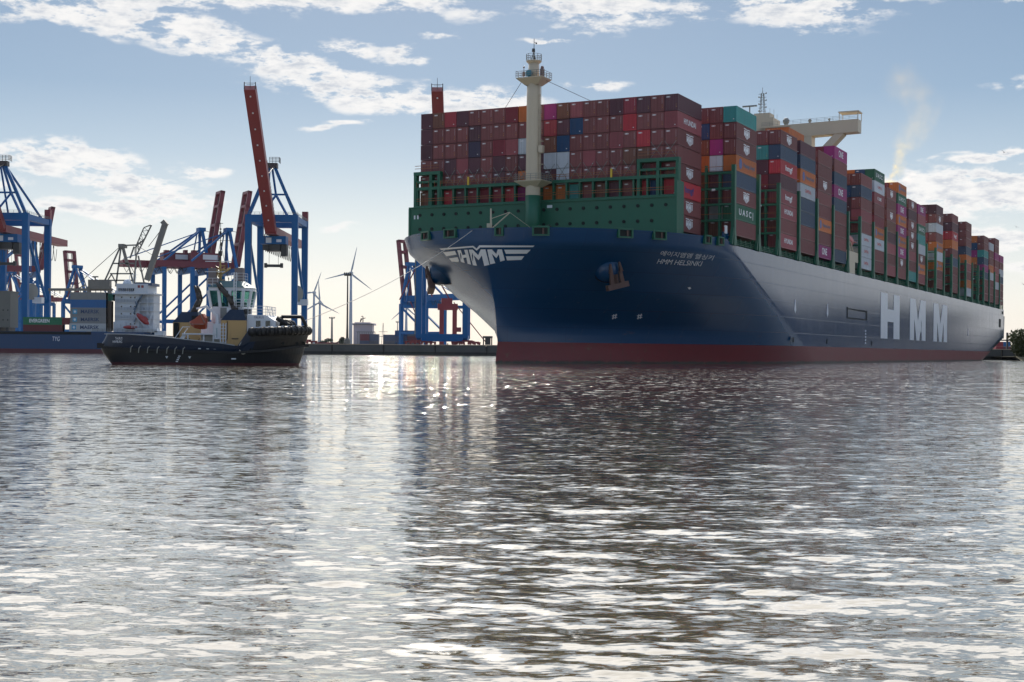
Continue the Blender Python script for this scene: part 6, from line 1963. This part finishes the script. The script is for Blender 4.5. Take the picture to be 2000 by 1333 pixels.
# ---------------------------------------------------------------- exhaust smoke
def puff(name, label, pts, dens, colr, absorb):
    """smoke along a path: closed lumpy hull filled with cloudy vapour"""
    m = MB()
    for i, (px, py, r_) in enumerate(pts):
        m.ball((0, 0, 0), 1.0, 14)
        n_ = 15 * 7; n_ = len(m.v) // (i + 1)
    m = MB(); D = 425.0
    x0 = min(P(px - r_, py, D).x for px, py, r_ in pts); x1 = max(P(px + r_, py, D).x for px, py, r_ in pts)
    z0 = min(P(px, py + r_, D).z for px, py, r_ in pts); z1 = max(P(px, py - r_, D).z for px, py, r_ in pts)
    rm = max(r_ for _, _, r_ in pts) * D / F_PX
    cen = Vector(((x0 + x1) / 2, D, (z0 + z1) / 2))
    m.bx(x0 - cen.x, x1 - cen.x, -rm, rm, z0 - cen.z, z1 - cen.z)
    mt = bpy.data.materials.new(name); mt.use_nodes = True
    nt_ = mt.node_tree; nt_.nodes.clear(); k_ = G(nt_)
    co = k_.n('ShaderNodeTexCoord').outputs['Object']
    wp = k_.v('SUBTRACT', k_.noise(co, 0.16, 3.0, .6).outputs['Color'], (.5, .5, .5))
    cw = k_.v('ADD', co, k_.v('MULTIPLY', wp, (rm * 1.5, rm * 1.0, rm * 1.5)))
    f_ = None
    for px, py, r_ in pts:
        c_ = P(px, py, D) - cen; rr_ = r_ * D / F_PX
        d_ = k_.n('ShaderNodeVectorMath', operation='DISTANCE'); k_.put(d_.inputs[0], cw); d_.inputs[1].default_value = c_
        e_ = k_.m('SUBTRACT', 1.0, k_.m('DIVIDE', d_.outputs['Value'], rr_), clamp=True)
        e_ = k_.m('MULTIPLY', k_.m('POWER', e_, 1.2), dens * (pts[0][2] / r_) ** 2.2)
        f_ = e_ if f_ is None else k_.m('MAXIMUM', f_, e_)
    nz = k_.smooth(k_.noise(co, 0.22, 3.0, .55).outputs[0], 0.34, 0.72)
    pv = k_.n('ShaderNodeVolumePrincipled')
    pv.inputs['Color'].default_value = (*colr, 1); pv.inputs['Absorption Color'].default_value = (*absorb, 1); pv.inputs['Anisotropy'].default_value = 0.45
    k_.put(pv.inputs['Density'], k_.m('MULTIPLY', f_, k_.m('ADD', .25, nz)))
    out = k_.n('ShaderNodeOutputMaterial'); nt_.links.new(pv.outputs[0], out.inputs['Volume'])
    o = m.build(name, mt); o.location = cen
    o['kind'] = 'stuff'; tag(o, label, 'smoke')
    return o


puff('exhaust_smoke', 'yellow brown exhaust smoke drifting up behind the after stacks',
     [(1742, 356, 12), (1747, 338, 14), (1757, 324, 15), (1764, 306, 18), (1752, 322, 12), (1768, 282, 26), (1792, 252, 36), (1804, 222, 44), (1788, 190, 42), (1765, 165, 46)],
     0.42, (0.70, 0.47, 0.16), (0.66, 0.37, 0.07))
puff('exhaust_haze', 'small grey brown smoke puff right of the yellow smoke',
     [(1773, 350, 13), (1779, 342, 14), (1770, 338, 12)], 0.20, (0.62, 0.52, 0.45), (0.4, 0.3, 0.3))


# ---------------------------------------------------------------- the air
hz = MB().bx(-9100, 9100, -60, 9600, -4.2, 150)
hm_ = bpy.data.materials.new('haze'); hm_.use_nodes = True
hn = hm_.node_tree; hn.nodes.clear()
pv = hn.nodes.new('ShaderNodeVolumePrincipled')
pv.inputs['Color'].default_value = (0.88, 0.93, 1.0, 1); pv.inputs['Density'].default_value = 0.000009; pv.inputs['Anisotropy'].default_value = 0.15
ou = hn.nodes.new('ShaderNodeOutputMaterial'); hn.links.new(pv.outputs[0], ou.inputs['Volume'])
ho = hz.build('haze', hm_); ho['kind'] = 'stuff'
